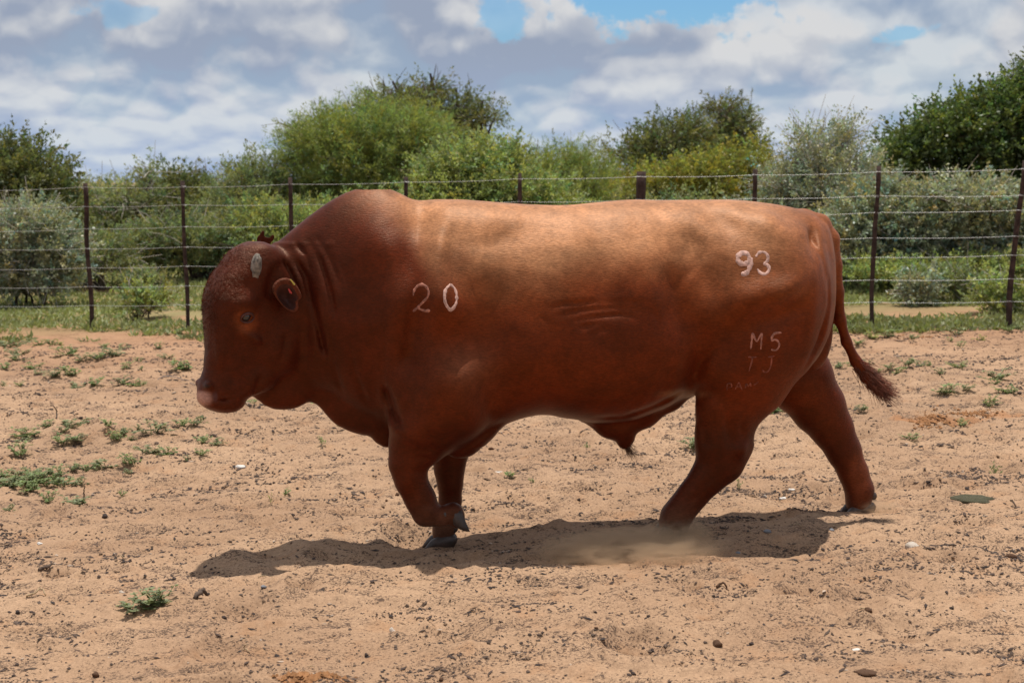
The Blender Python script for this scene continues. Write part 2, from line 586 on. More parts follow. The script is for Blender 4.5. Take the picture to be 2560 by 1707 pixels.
M_pale = simple('pale_stone', (0.52, 0.44, 0.36), 0.8, 0.3, 0.5, 60, 0.15, 20)
M_white = simple('white_stone', (0.68, 0.64, 0.58), 0.75, 0.3, 0.4, 60, 0.1, 20)
M_grey = simple('grey_stone', (0.20, 0.20, 0.21), 0.7, 0.4, 0.5, 60, 0.2, 20)
M_brown = simple('brown_clod', (0.12, 0.065, 0.038), 0.9, 0.2, 0.8, 50, 0.35, 25)
M_dark = simple('dark_dung', (0.060, 0.043, 0.036), 0.85, 0.25, 0.8, 70, 0.35, 30)
M_dry = simple('dry_stem', (0.40, 0.29, 0.17), 0.8, 0.2)
M_twig = simple('dark_twig', (0.10, 0.07, 0.052), 0.85, 0.2, 0.5, 60, 0.3, 30)


def stone(name, u, v, w, mat, label, cat, group=None, seed=0, flat=0.6, long=1.0, sink=0.3, proto={}):
    """u, v, w in photograph pixels"""
    x, y = ground_pt(u, v)
    r = 0.5 * w / FPX * y
    key = (mat.name, seed)
    if key not in proto:
        g = np.random.default_rng(seed + 50)
        V, Fs = sphere_np((0, 0, 0), 1.0, 14, 9)
        q = g.normal(size=3) * 3
        d = 1 + 0.26 * vnoise(V[:, 0] * 1.3 + q[0], V[:, 1] * 1.3 + V[:, 2] * 1.1 + q[1], seed) + 0.10 * vnoise(V[:, 0] * 3 + q[2], V[:, 2] * 3 + V[:, 1] * 2, seed + 1)
        for _ in range(4):  # a few broken faces
            nn = g.normal(size=3); nn /= np.linalg.norm(nn)
            h = V @ nn; d = np.where(h > 0.72, d * 0.72 / np.maximum(h, 0.72), d)
        o = mesh_np(name, V * d[:, None], Fs, mat)
        proto[key] = o
    else:
        o = proto[key].copy(); COL.objects.link(o); o.name = name
    o.location = (x, y, gz(x, y) + r * flat * (1 - 2 * sink) * 0.9)
    o.scale = (r * long, r * 0.85, r * flat); o.rotation_euler = (0, 0, (u * 0.37 + v) % 0.9 - 0.45)
    for k in ('label', 'category', 'group', 'kind'):
        if k in o: del o[k]
    tag(o, label, cat, group)
    return o


def D(x): return x * 2560.0 / 2352.0
def R7(x, y): return 1600 + x * 0.40816, 1200 + y * 0.40816


for (u, v, w, mat, lab, fl, lg, sd) in [
    (*R7(1675, 428), 40, M_pale, 'large pale stone alone on the sand, right of the hind hooves', 0.62, 1.1, 1),
    (D(552), D(1070), 21, M_white, 'smooth whitish stone below the bull\'s chin', 0.6, 1.2, 2),
    (D(902), D(1433), 25, M_pale, 'chipped pale stone in the foreground below the forelegs', 0.8, 0.8, 3),
    (*R7(780, 368), 19, M_grey, 'blue-grey stone at the lower edge of the bull\'s shadow', 0.55, 1.1, 4),
    (*R7(1175, 330), 15, M_grey, 'dark grey stone just right of the shadow, above open sand', 0.6, 1.1, 5),
    (*R7(600, 458), 13, M_grey, 'small grey-green pebble a little below the shadow', 0.6, 1.0, 4),
    (*R7(930, 77), 15, M_white, 'upper of two flat white stones between the hind legs', 0.45, 1.2, 2),
    (*R7(878, 118), 17, M_white, 'lower of two flat white stones between the hind legs', 0.45, 1.2, 2),
    (*R7(768, 118), 12, M_pale, 'pale rounded pebble left of the two flat white stones', 0.9, 0.8, 3),
    (1248, 1191, 18, M_white, 'white stone beside a small weed under the belly', 0.45, 1.4, 2),
    (*R7(1325, 1000), 17, M_white, 'thin white stone flake in the lower right foreground', 0.3, 1.4, 2),
    (*R7(1385, 1170), 52, M_brown, 'flat brown slab of rock near the bottom edge', 0.28, 1.1, 6),
    (*R7(475, 985), 27, M_brown, 'brown curled clod in the foreground, biggest near the bottom centre', 0.8, 1.1, 7),
    (*R7(1395, 858), 22, M_brown, 'wedge-shaped brown clod above the flat slab', 0.75, 1.1, 7),
    (240, 1692, 20, M_brown, 'round brown dung ball at the lower left edge', 0.95, 1.0, 8),
    (*R7(686, 968), 15, M_dark, 'rough black pellet right of the brown curled clod', 0.8, 1.0, 8),
    (*R7(46, 893), 17, M_dark, 'two-tone dark pellet in the foreground below the belly', 0.7, 1.1, 7),
    (*R7(2275, 475), 28, M_brown, 'crumbly brown lump at the right edge', 0.6, 1.1, 6),
    (262, 1302, 19, M_dark, 'dark square-sided pellet far left of the shadow tip', 0.8, 1.0, 7),
    (305, 1495, 14, M_pale, 'small tan pebble above the leafy foreground plant', 0.6, 1.2, 3),
    (660, 1497, 14, M_grey, 'brown-grey pebble right of the bark scrap', 0.6, 1.2, 5),
    (100, 1367, 13, M_white, 'chalky pebble near the left edge below the weeds', 0.6, 1.2, 3),
    (906, 1283, 13, M_dark, 'round grey-brown pellet just before the lifted knee', 0.85, 1.0, 8),
    (993, 1250, 14, M_brown, 'brown pellet left of the lifted foreleg', 0.8, 1.0, 7),
]:
    stone('stone' if mat in (M_pale, M_white, M_grey) or 'rock' in lab else ('dung_pellet' if 'pellet' in lab or 'dung' in lab else 'clod'),
          u, v, w, mat, lab, 'stone' if mat in (M_pale, M_white, M_grey) or 'rock' in lab else ('dung pellet' if 'pellet' in lab or 'dung' in lab else 'clod'), seed=sd, flat=fl, long=lg)

g_ = np.random.default_rng(77)
cnt_ = 0
while cnt_ < 120:
    u = g_.random() * 2600 - 20; v = 880 + 830 * g_.random() ** 0.8
    if 500 < u < 2250 and 900 < v < 1330 and g_.random() < 0.5: continue
    far_ = v < 1330
    lab = ('small dark dung pellet lying loose on the sand around the bull' if far_ else 'small dark dung pellet lying loose on the foreground sand')
    stone('dung_pellet', u, v, 6 + 7 * g_.random() ** 2, M_dark if g_.random() < 0.75 else M_brown, lab, 'dung pellet',
          'dung pellets scattered on the sand around the bull' if far_ else 'dung pellets scattered on the foreground sand', seed=int(g_.integers(7, 12)), flat=0.55 + 0.4 * g_.random(), long=0.8 + 0.7 * g_.random())
    cnt_ += 1


def twig(name, pts, r, mat, label, cat='twig', group=None, lift=0.004):
    P = []
    for i, (u, v, h) in enumerate(pts):
        x, y = ground_pt(u, v)
        P.append((x, y, gz(x, y) + lift + h))
    P = np.array(P)
    t = np.linspace(0, 1, max(5, 4 * len(P))); k = np.linspace(0, 1, len(P))
    Q = np.stack([sm_interp(t, k, P[:, i]) for i in range(3)], 1) if len(P) > 2 else np.stack([np.interp(t, k, P[:, i]) for i in range(3)], 1)
    Q = Q + np.random.default_rng(len(label)).normal(size=Q.shape) * r * 0.4
    V, Fs = tube_np(Q, np.linspace(r, r * 0.6, len(Q)), 6)
    o = mesh_np(name, V - P[0], Fs, mat); o.location = tuple(P[0])
    return tag(o, label, cat, group)


def plant(name, x, y, h, w, seed, n, leaf, mat, label, cat='weed', group=None, proto={}, stems=6, scale=1.0):
    """a low plant: stems with leaves, about w wide and h high"""
    key = (name, seed, mat.name, stems)
    if key in proto:
        o = proto[key].copy(); COL.objects.link(o); o.name = name
        for ch in proto[key].children:
            c = ch.copy(); COL.objects.link(c); c.parent = o
    else:
        g = np.random.default_rng(seed)
        o = empty(name); proto[key] = o
        it = []; L = []; C = []
        for s in range(stems):
            a = g.random() * 2 * math.pi; reach = 0.5 * (0.4 + 0.6 * g.random()); st = 0.5 * g.random()
            p = np.array([g.normal() * 0.08, g.normal() * 0.08, -0.02])
            pts = [p]
            for k in range(5):
                t = (k + 1) / 5
                pts.append(p + np.array([math.cos(a) * reach * t, math.sin(a) * reach * t, (0.25 + 0.75 * st * 1.6) * math.sin(t * 1.7) * (0.6 + 0.4 * g.random())]) + g.normal(size=3) * 0.02)
            pts = np.array(pts)
            it.append(tube_np(pts, np.linspace(0.012, 0.005, 6), 4, cap=False))
            m = max(3, n // stems)
            for q in range(m):
                t = (0.15 + 0.85 * (q + g.random()) / m) * 4.99; j = int(t)
                c = pts[j] * (1 - t + j) + pts[j + 1] * (t - j)
                d = np.array([math.cos(a + g.normal() * 1.3), math.sin(a + g.normal() * 1.3), 0.15 + 0.5 * g.random()]); d /= np.linalg.norm(d)
                sd = np.cross(d, [0, 0, 1.0]); sd /= np.linalg.norm(sd); sd = sd + np.array([0, 0, g.normal() * 0.35])
                ll = leaf * (0.6 + 0.7 * g.random()); ww = ll * 0.28
                L.append([c, c + d * ll * 0.45 + sd * ww, c + d * ll + np.array([0, 0, -0.1 * ll]), c + d * ll * 0.45 - sd * ww]); C.append(0.7 + 0.6 * g.random())
        V, Fs = merge_np(it)
        mesh_np('stem', V, Fs, M_stem, o)
        L = np.array(L); nl = len(L)
        c = np.array(C)[:, None] * np.ones((1, 3))
        mesh_np('foliage', L.reshape(-1, 3), np.arange(nl * 4).reshape(-1, 4), mat, o, smooth=False, col=np.repeat(c, 4, 0))
    o.location = (x, y, gz(x, y) + 0.002)
    o.scale = (w * scale, w * 0.8 * scale, h * scale)
    o.rotation_euler = (0, 0, (x * 37 + y * 91) % 6.28)
    for k in ('label', 'category', 'group', 'kind'):
        if k in o: del o[k]
    return tag(o, label, cat, group)


def leaf_mat(name, c, trans=0.35, rough=0.55, var=0.25, spec=0.35):
    m, n, bs = new_mat(name)
    at = n.new('ShaderNodeVertexColor'); at.layer_name = 'tint'
    col = n.mix(1.0, c, at.outputs[0], 'MULTIPLY')
    n.link(col, bs.inputs['Base Color'])
    bs.inputs['Roughness'].default_value = rough; bs.inputs['Specular IOR Level'].default_value = spec
    tr = n.new('ShaderNodeBsdfTranslucent'); n.link(n.mix(1.0, col, (1.25, 1.35, 0.7), 'MULTIPLY'), tr.inputs[0])
    mx = n.new('ShaderNodeMixShader'); mx.inputs[0].default_value = trans
    out = next(x for x in n.n if x.type == 'OUTPUT_MATERIAL')
    n.link(bs.outputs[0], mx.inputs[1]); n.link(tr.outputs[0], mx.inputs[2]); n.link(mx.outputs[0], out.inputs[0])
    return m


M_stem = simple('weed_stem', (0.16, 0.15, 0.06), 0.7, 0.3)
M_weed = leaf_mat('weed_leaf', (0.22, 0.28, 0.11))
M_weed2 = leaf_mat('weed_leaf_pale', (0.24, 0.27, 0.14))
M_weed3 = leaf_mat('weed_leaf_yellow', (0.32, 0.34, 0.09))


def C7(x, y): return x * 0.3189, 800 + y * 0.3189
def C9(x, y): return 1900 + x * 0.3826, 700 + y * 0.3826


WL = [(680, 530, 250), (1010, 530, 220), (500, 450, 260), (350, 190, 200), (60, 240, 170), (540, 290, 160), (770, 300, 110), (900, 300, 150), (1310, 300, 80),
      (1420, 375, 180), (980, 395, 80), (1100, 400, 50), (1160, 425, 60), (290, 430, 70), (550, 830, 150), (500, 890, 90), (360, 855, 90), (900, 890, 220),
      (920, 980, 100), (1080, 885, 60), (1030, 950, 50), (1240, 930, 180), (1430, 855, 100), (1530, 860, 120), (1640, 990, 200), (500, 965, 130), (600, 970, 110),
      (210, 910, 150), (140, 1060, 140), (180, 965, 90), (620, 1140, 220), (780, 1140, 140), (1020, 1125, 120), (1010, 1165, 60), (1250, 1070, 260), (1590, 1060, 80),
      (1460, 1105, 50), (370, 1400, 110), (60, 1490, 80), (960, 1385, 50), (1960, 655, 80), (120, 330, 120), (250, 390, 110), (40, 400, 90), (160, 280, 120),
      (640, 330, 90), (470, 200, 60), (640, 150, 70), (740, 165, 60), (1170, 110, 60), (1400, 100, 70), (20, 540, 60), (150, 520, 50), (820, 220, 60), (960, 240, 90), (1090, 320, 60), (1240, 240, 60)]
MAT_ = [(90, 1300, 230), (130, 1210, 200), (300, 1250, 240), (430, 1290, 170), (540, 1270, 150), (230, 1330, 120), (20, 1290, 160), (200, 1280, 170), (380, 1220, 150)]
WR = [(840, 375, 80), (740, 375, 80), (600, 305, 60), (990, 405, 60), (1310, 450, 50), (1245, 420, 40), (500, 575, 80), (600, 565, 60), (770, 612, 40), (960, 575, 100),
      (1040, 555, 60), (1290, 602, 80), (1170, 628, 60), (1550, 662, 140), (1540, 712, 60), (1610, 745, 90), (1210, 728, 110), (1340, 742, 60), (680, 888, 70),
      (1270, 352, 70), (1450, 408, 50), (1620, 350, 60), (640, 432, 60), (840, 600, 70), (900, 610, 60), (700, 560, 50), (1100, 580, 50)]
SPECIAL = [
    (350, 1532, 92, M_weed2, 'leafy green plant alone in the lower left foreground, left half', 12, 0.065),
    (398, 1524, 80, M_weed2, 'leafy green plant alone in the lower left foreground, taller right half', 12, 0.085),
    (*C7(560, 1455), 76, M_weed2, 'dense green weed left of the dark twig, lowest of the left patch', 10, 0.07),
    (1732, 1118, 60, M_weed2, 'bushy grey-green weed just in front of the near hind leg', 12, 0.10),
    (1934, 1034, 40, M_weed, 'low green weed between the two hind thighs', 10, 0.06),
    (1848, 1235, 17, M_weed, 'tiny upright seedling between the hind legs', 6, 0.09),
    (1275, 1203, 32, M_weed, 'small weed beside a white stone under the chest', 8, 0.06),
    (1333, 1213, 18, M_weed, 'tiny weed right of the white stone under the belly', 6, 0.04),
    (1470, 1115, 20, M_weed, 'tiny green sprout under the belly', 6, 0.05),
    (806, 1120, 26, M_weed, 'sprout below the dewlap', 6, 0.08), (855, 1070, 34, M_weed, 'flat weed under the dewlap', 8, 0.04),
    (822, 1009, 58, M_weed, 'weed right behind the jowl', 10, 0.06), (712, 1243, 26, M_weed, 'seedling on bare sand below the chin', 7, 0.05),
    (678, 1276, 12, M_weed3, 'single bright yellow-green leaf sprout below the chin', 3, 0.09),
    (*C9(980, 1042), 38, M_weed, 'single weed with dry stems right of the far hind leg', 10, 0.06),
    (*C9(1310, 958), 42, M_weed, 'weed on the edge of the orange dug soil', 8, 0.05),
    (*C9(1500, 825), 36, M_weed, 'upright green weed above the orange dug soil', 10, 0.11),
    (*C9(1530, 1268), 26, M_weed, 'ferny seedling near the right edge', 8, 0.10),
    (*C9(90, 868), 44, M_weed, 'grey-green weed seen between tail and hind thigh', 10, 0.06),
]
def put_weed(u, v, w, mat, label, stems=10, hh=None, group=None, seed=0):
    x, y = ground_pt(u, v)
    W = w / FPX * y
    plant('weed', x, y, hh if hh else min(0.14, 0.03 + 0.42 * W), W * 1.6, seed, 20 * stems, 0.13, mat, label, 'weed', group, stems=stems)


ORD = ['leftmost', 'second', 'third', 'fourth', 'fifth', 'sixth', 'seventh', 'eighth', 'ninth', 'tenth', 'eleventh', 'twelfth', 'thirteenth', 'fourteenth',
       'fifteenth', 'sixteenth', 'seventeenth', 'eighteenth', 'nineteenth', 'twentieth']


def weed_rows(lst, tf, bands, group, scl):
    """small weeds, labelled by the line they grow in and their place in it from the left"""
    flat = []
    for (cx_, cy_, w) in lst:
        u, v = tf(cx_, cy_); w = w * scl
        k = max(1, int(w / 30))
        for q in range(k):
            flat.append((u + (q + 0.5 - k / 2) * w / k, v + 3 * math.sin(len(flat) * 2.1), w / k * 1.25))
    idx = 0; v0 = -1e9
    for v1, where in bands:
        row = sorted([f for f in flat if v0 <= f[1] < v1]); v0 = v1
        for j, (u, v, w) in enumerate(row):
            o = 'leftmost small weed, ' if j == 0 else ORD[j] + ' small weed from the left, '
            put_weed(u, v, w, (M_weed, M_weed2, M_weed, M_weed3)[idx % 4] if v < 890 else (M_weed, M_weed2)[idx % 2], o + where, 10, group=group, seed=idx % 6)
            idx += 1


weed_rows(WL, C7, [(862, 'just inside the fence'), (885, 'second line inside the fence'), (905, 'level with the bull\'s nose bridge'),
                   (935, 'level with the bull\'s lips'), (1000, 'just below the bull\'s chin level'), (1085, 'above the dense weed mat'),
                   (1120, 'close above the dense weed mat'), (1150, 'touching the dense mat'), (2000, 'below the dense weed mat')],
          'weeds scattered on the sand at left', 0.3189)
weed_rows(MAT_, C7, [(1193, 'upper row of the dense mat'), (1212, 'middle row of the dense mat'), (3000, 'lower row of the dense mat')],
          'weeds of the dense mat at the left edge', 0.48)
weed_rows(WR, C9, [(838, 'by the fence right of the tail'), (862, 'second line from the fence, right'), (915, 'just above the tail switch level, right'),
                   (945, 'level with the tail switch, right'), (3000, 'below the tail switch level, right')],
          'weeds on the sand right of the bull', 0.42)
for s_, (u, v, w, mat, lab, st, hh) in enumerate(SPECIAL):
    put_weed(u, v, w, mat, lab, st, hh, seed=20 + s_)

# twigs and scraps
M7 = lambda x, y: (x * 0.34014, 1300 + y * 0.34014)
twig('twig', [(*C7(440, 765), 0), (*C7(444, 740), 0.03), (*C7(440, 760), 0.055), (*C7(415, 790), 0.09)], 0.005, M_twig, 'dark bent twig standing up among weeds, far left')
twig('twig', [(*C7(655, 1400), 0), (*C7(660, 1400), 0.05), (*C7(668, 1410), 0.09)], 0.004, M_twig, 'dark upright twig at the lower end of the left weeds')
twig('twig', [(*M7(1440, 630), 0), (*M7(1470, 610), 0.015), (*M7(1500, 600), 0.02), (*M7(1525, 590), 0.012)], 0.010, M_twig, 'curled scrap of bark in the lower left foreground', 'bark scrap')
twig('twig', [(*M7(190, 590), 0), (*M7(260, 585), 0.012), (*M7(300, 575), 0.02), (*M7(340, 592), 0.0)], 0.004, M_dry, 'pale dry forked stem at the lower left')
twig('twig', [(*M7(285, 400), 0), (*M7(340, 385), 0.01), (*M7(370, 378), 0.01), (*M7(380, 360), 0.02)], 0.007, M_twig, 'brown stick scrap left of the foreground plant')
twig('twig', [(*R7(470, 645), 0), (*R7(505, 637), 0.004), (*R7(550, 645), 0)], 0.005, M_brown, 'curved brown stick on the sand below the belly shadow')
twig('twig', [(*R7(1868, 430), 0.002), (*R7(1935, 452), 0.002)], 0.006, M_twig, 'straight dark stick right of the large pale stone')
twig('wire_scrap', [(*C7(1130, 560), 0), (*C7(1180, 525), 0.006), (*C7(1260, 500), 0.01), (*C7(1380, 490), 0.01), (*C7(1530, 520), 0.006)], 0.0025, M_grey, 'thin bent wire lying on the sand before the muzzle', 'wire')
twig('twig', [(1409, 1372, 0), (1425, 1380, 0.01), (1445, 1388, 0)], 0.006, M_dry, 'pale stem lying in the edge of the bull\'s shadow')
for k in range(44):
    u = 30 + 2500 * g_.random(); v = 960 + 730 * g_.random(); L = 8 + 16 * g_.random(); a = (g_.random() - 0.5) * 0.9
    if 480 < u < 2180 and v < 1290: continue
    twig('twig', [(u, v, 0), (u + L * 0.5, v + L * 0.2 * math.sin(a), 0.003), (u + L, v + L * 0.5 * math.sin(a * 2), 0)], 0.0016 + 0.0016 * g_.random(), M_dry if g_.random() < 0.4 else M_twig,
         'short thin twig lying loose on the sand', 'twig', 'short twigs scattered over the sand')

# flat cow pat
xx, yy = ground_pt(*R7(2030, 128))
V_, F_ = sphere_np((0, 0, 0), 1.0, 22, 9)
d_ = 1 + 0.20 * vnoise(V_[:, 0] * 2.2 + 4, V_[:, 1] * 2.2, 8); V_ = V_ * np.stack([d_, d_, 1 + 0.5 * vnoise(V_[:, 0] * 5, V_[:, 1] * 5, 9)], 1)
o_ = mesh_np('cow_pat', V_, F_, simple('cow_pat', (0.095, 0.085, 0.04), 0.7, 0.4, 0.9, 30, 0.3, 12, 0.01))
o_.location = (xx, yy, gz(xx, yy)); o_.scale = (0.095, 0.085, 0.014)
tag(o_, 'flat olive-brown cow pat on the sand, right of the hind hooves', 'cow pat')

# crumbs of the freshly dug orange soil
def soil():
    g = np.random.default_rng(31)
    P = []
    for (u, v, ru, rv, k) in ((2435, 1035, 60, 10, 260), (2350, 1055, 50, 12, 220), (2320, 1062, 40, 9, 160), (770, 1692, 70, 8, 200), (830, 1012, 40, 8, 60), (2290, 845, 60, 5, 90)):
        for _ in range(k):
            x, y = ground_pt(u + g.normal() * ru * 0.6, v + g.normal() * rv * 0.6); P.append((x, y))
    P = np.array(P); z = ground_h(P[:, 0], P[:, 1])
    size = 0.004 + 0.009 * g.random(len(P)) ** 2
    V, T = lumps(np.c_[P, z + size * 0.3], size, 1 + 0.4 * g.random(len(P)), 32, 0.8)
    o = mesh_np('soil_crumbs', V, T, simple('orange_soil', (0.33, 0.165, 0.075), 0.95, 0.1, 0, 1, 0.25, 30), smooth=False)
    tag(o, 'crumbs of freshly dug orange soil in low heaps on the sand', 'soil', kind='stuff')
soil()
# ------------------------------------------------------------------ bushes and trees beyond the fence
M_bark = simple('dark_bark', (0.085, 0.065, 0.05), 0.9, 0.2, 0.6, 30, 0.3, 8)
M_grey_twig = simple('grey_twigs', (0.46, 0.41, 0.35), 0.85, 0.2, 0, 1, 0.25, 5)
M_pt = simple('brown_twigs', (0.15, 0.115, 0.08), 0.85, 0.2, 0, 1, 0.25, 5)
LEAF = {
    'dark': leaf_mat('dark_olive_leaves', (0.165, 0.175, 0.070), 0.38),
    'deep': leaf_mat('deep_green_leaves', (0.130, 0.170, 0.055), 0.36, 0.42, spec=0.55),
    'feather': leaf_mat('feathery_leaves', (0.255, 0.285, 0.095), 0.42),
    'bright': leaf_mat('light_green_leaves', (0.300, 0.335, 0.130), 0.42, spec=0.5),
    'yellow': leaf_mat('yellowish_leaves', (0.290, 0.275, 0.070), 0.40),
    'grey': leaf_mat('grey_green_leaves', (0.340, 0.355, 0.245), 0.30, 0.45, spec=0.6),
    'olive': leaf_mat('olive_leaves', (0.235, 0.255, 0.125), 0.40),
}


def at(u, v, Y):
    """outline point (2352 px wide) at distance Y"""
    d = ray(u * S, v * S)
    return d * (Y / d[1]) + CAMP


def leaves_np(P, d, L, W, g):
    """one folded-diamond quad per row: base P, direction d, length L, width W"""
    n = len(P)
    r = g.normal(size=(n, 3)); s = np.cross(d, r); s /= np.linalg.norm(s, axis=1)[:, None] + 1e-9
    a = P; b = P + d * (L * 0.5)[:, None] + s * W[:, None] * 0.5
    c = P + d * L[:, None]; e = P + d * (L * 0.5)[:, None] - s * W[:, None] * 0.5
    V = np.stack([a, b, c, e], 1).reshape(-1, 3)
    return V, np.arange(4 * n).reshape(-1, 4)


def bush(name, label, cat, Y, blobs, kind, n_cl, leaf=(0.05, 0.02), per=26, twig_len=0.35, up=0.35, base_u=None, twigs=None, n_tw=0, seed=1,
         group=None, hang=0.0, trunk_r=0.06, fill=0.35, spread=0.3, stems=5, ground_fill=True):
    g = np.random.default_rng(seed)
    m = Y * S / FPX
    B = []
    for (u, v, ru, rv) in blobs:
        p = at(u, v, Y)
        dj = (g.random() - 0.5) * 0.9 * ru * m
        sh = 0.13 + 0.25 * twig_len
        rx = max(ru * m - sh * 0.6, ru * m * 0.45); rz = max(rv * m - sh * 0.75, rv * m * 0.4)
        B.append((p[0], Y + dj, p[2] - 0.10 * sh, rx, ru * m * 0.85, rz))
    B = np.array(B)
    bx = at(base_u, 600, Y)[0] if base_u is not None else float(np.average(B[:, 0], weights=B[:, 3]))
    zg = gz(bx, Y)
    root = empty(name, (bx, Y, zg))
    tag(root, label, cat, group)
    O = np.array([bx, Y, zg])
    # trunk and main limbs
    items = []
    for k in range(min(len(B), stems)):
        b = B[np.argsort(-B[:, 3])[k]]
        a0 = O + np.array([g.normal() * 0.10, g.normal() * 0.10, -0.05])
        tip = b[:3] + np.array([0, 0, b[5] * 0.35])
        t = np.linspace(0, 1, 8)[:, None]
        mid = a0 * (1 - t) + tip * t
        mid[:, 2] += (np.sin(t[:, 0] * 2.2) * 0.12 * np.linalg.norm(tip - a0))
        mid += g.normal(size=mid.shape) * 0.03 * np.minimum(1, t * 3)
        items.append(tube_np(mid, np.linspace(trunk_r, trunk_r * 0.3, 8), 6, cap=False))
        for q in range(5):
            j = 2 + int(g.random() * 5); e = b[:3] + g.normal(size=3) * b[3:6] * 0.5
            tt = np.linspace(0, 1, 5)[:, None]; seg = mid[j] * (1 - tt) + e * tt + g.normal(size=(5, 3)) * 0.03
            seg[0] = mid[j]
            items.append(tube_np(seg, np.linspace(trunk_r * 0.4, trunk_r * 0.1, 5), 5, cap=False))
    V, Fs = merge_np(items)
    mesh_np('trunk', V - O, Fs, M_bark, root)
    # clumps through the crown, denser near the outside
    wgt = B[:, 3] * B[:, 5]; wgt = wgt / wgt.sum()
    bi = g.choice(len(B), n_cl, p=wgt)
    d = g.normal(size=(n_cl, 3)); d /= np.linalg.norm(d, axis=1)[:, None]
    rad = np.where(g.random(n_cl) < fill, g.random(n_cl) ** 0.5, 0.82 + 0.24 * g.random(n_cl) + 0.17 * np.abs(g.normal(size=n_cl)) * (g.random(n_cl) < 0.35))
    C = B[bi, :3] + d * B[bi, 3:6] * rad[:, None]
    if ground_fill:
        zmin = zg + 0.08
        C[:, 2] = np.maximum(C[:, 2], zmin + 0.25 * g.random(n_cl))
    od = d * np.array([1, 1, 0.8]) + np.array([0, 0, up]) + g.normal(size=(n_cl, 3)) * 0.35
    od /= np.linalg.norm(od, axis=1)[:, None]
    TL = twig_len * (0.55 + 0.9 * g.random(n_cl))
    t = g.random((n_cl, per))
    P = C[:, None, :] + od[:, None, :] * (t * TL[:, None])[:, :, None] - np.array([0, 0, hang]) * (t ** 2 * TL[:, None])[:, :, None]
    P = P + g.normal(size=P.shape) * (spread * TL * 0.4)[:, None, None] * (1.1 - t[:, :, None])
    ld = od[:, None, :] * 0.7 + g.normal(size=P.shape) * 0.55
    ld /= np.linalg.norm(ld, axis=2)[:, :, None]
    P = P.reshape(-1, 3); ld = ld.reshape(-1, 3); n = len(P)
    L = leaf[0] * (0.6 + 0.8 * g.random(n)); W = leaf[1] * (0.6 + 0.8 * g.random(n))
    V, Q = leaves_np(P, ld, L, W, g)
    ctint = np.repeat(0.58 + 0.84 * g.random(n_cl), per) * (0.8 + 0.4 * g.random(n))
    warm = np.repeat(g.normal(size=n_cl) * 0.15, per)
    col = np.stack([ctint * (1 + warm), ctint, ctint * (1 - warm)], 1)
    mesh_np('crown', V - O, Q, LEAF[kind], root, smooth=False, col=np.repeat(np.clip(col, 0.2, 2), 4, 0))
    # bare or leafy twigs that show
    if n_tw:
        n_tw = int(n_tw * 1.7)
        it = []
        sel = g.choice(n_cl, n_tw)
        for k in sel:
            q = C[k]; dd = od[k]; Lw = TL[k] * (0.8 + 0.7 * g.random())
            p0 = q - dd * Lw * 0.7
            pts = [p0]
            e = dd.copy()
            for s in range(4):
                e = e + g.normal(size=3) * 0.28; e /= np.linalg.norm(e); pts.append(pts[-1] + e * Lw * 0.42)
            it.append(tube_np(np.array(pts), np.linspace(0.007, 0.003, 5) * (Y / 20), 3, cap=False))
        V, Fs = merge_np(it)
        mesh_np('twigs', V - O, Fs, twigs or M_pt, root)
    return root


# far mass of bush closing the view
def far_bush():
    g = np.random.default_rng(3)
    n = 46000
    Y = 44 + 46 * g.random(n) ** 1.2
    X = (g.random(n) * 2 - 1) * Y * 0.85
    top = 1.45 + 0.40 * fbm(X * 0.22, Y * 0.15, 12, 3) + 0.4 * vnoise(X * 0.9, Y * 0.4, 15) + (Y - 44) * 0.006
    Z = top * g.random(n) ** 0.6
    P = np.stack([X, Y, Z], 1)
    d = g.normal(size=(n, 3)); d[:, 2] += 0.5; d /= np.linalg.norm(d, axis=1)[:, None]
    V, Q = leaves_np(P, d, 0.17 * (0.6 + 0.8 * g.random(n)), 0.075 * (0.6 + 0.8 * g.random(n)), g)
    b = fbm(X * 0.3, Y * 0.3, 30, 2)
    c = np.stack([1 + 0.25 * b, 1 + 0.1 * b, 1 - 0.2 * b], 1) * (0.7 + 0.5 * g.random((n, 1)))
    o = mesh_np('distant_bush', V, Q, LEAF['olive'], smooth=False, col=np.repeat(c, 4, 0))
    tag(o, 'low continuous thorn bush far off, filling the horizon behind the nearer shrubs', 'bushland', kind='stuff')


far_bush()

# --- back row trees
bush('thorn_tree', 'dark umbrella thorn tree with bare crooked limbs, tallest, behind the feathery bush', 'tree', 33,
     [(985, 208, 46, 26), (1045, 238, 34, 26), (900, 226, 52, 20), (1108, 262, 44, 26), (1040, 288, 60, 34), (965, 250, 60, 30), (1145, 262, 18, 8), (1080, 232, 28, 18), (850, 250, 40, 24), (1010, 340, 60, 60)],
     'dark', 1150, (0.075, 0.026), 26, 0.42, 0.15, base_u=1085, n_tw=220, seed=11, trunk_r=0.10, stems=8, ground_fill=False)
bush('thorn_tree', 'round dark tree left of the thick fence post, lower of the two dark trees', 'tree', 32,
     [(1540, 318, 72, 46), (1490, 335, 50, 40), (1430, 350, 42, 26), (1580, 310, 46, 42), (1520, 372, 90, 30), (1455, 390, 60, 40), (1410, 330, 14, 12), (1520, 450, 80, 60)],
     'dark', 1150, (0.075, 0.028), 26, 0.40, 0.2, base_u=1520, n_tw=160, seed=12, trunk_r=0.09)
bush('thorn_tree', 'dark narrow-topped tree standing above the yellowish shrub', 'tree', 36,
     [(1668, 262, 36, 30), (1690, 305, 44, 36), (1645, 248, 26, 14), (1722, 340, 40, 28), (1640, 322, 38, 36), (1700, 262, 28, 24), (1665, 380, 70, 50)],
     'dark', 900, (0.08, 0.03), 26, 0.42, 0.2, base_u=1680, n_tw=190, seed=13, trunk_r=0.09)
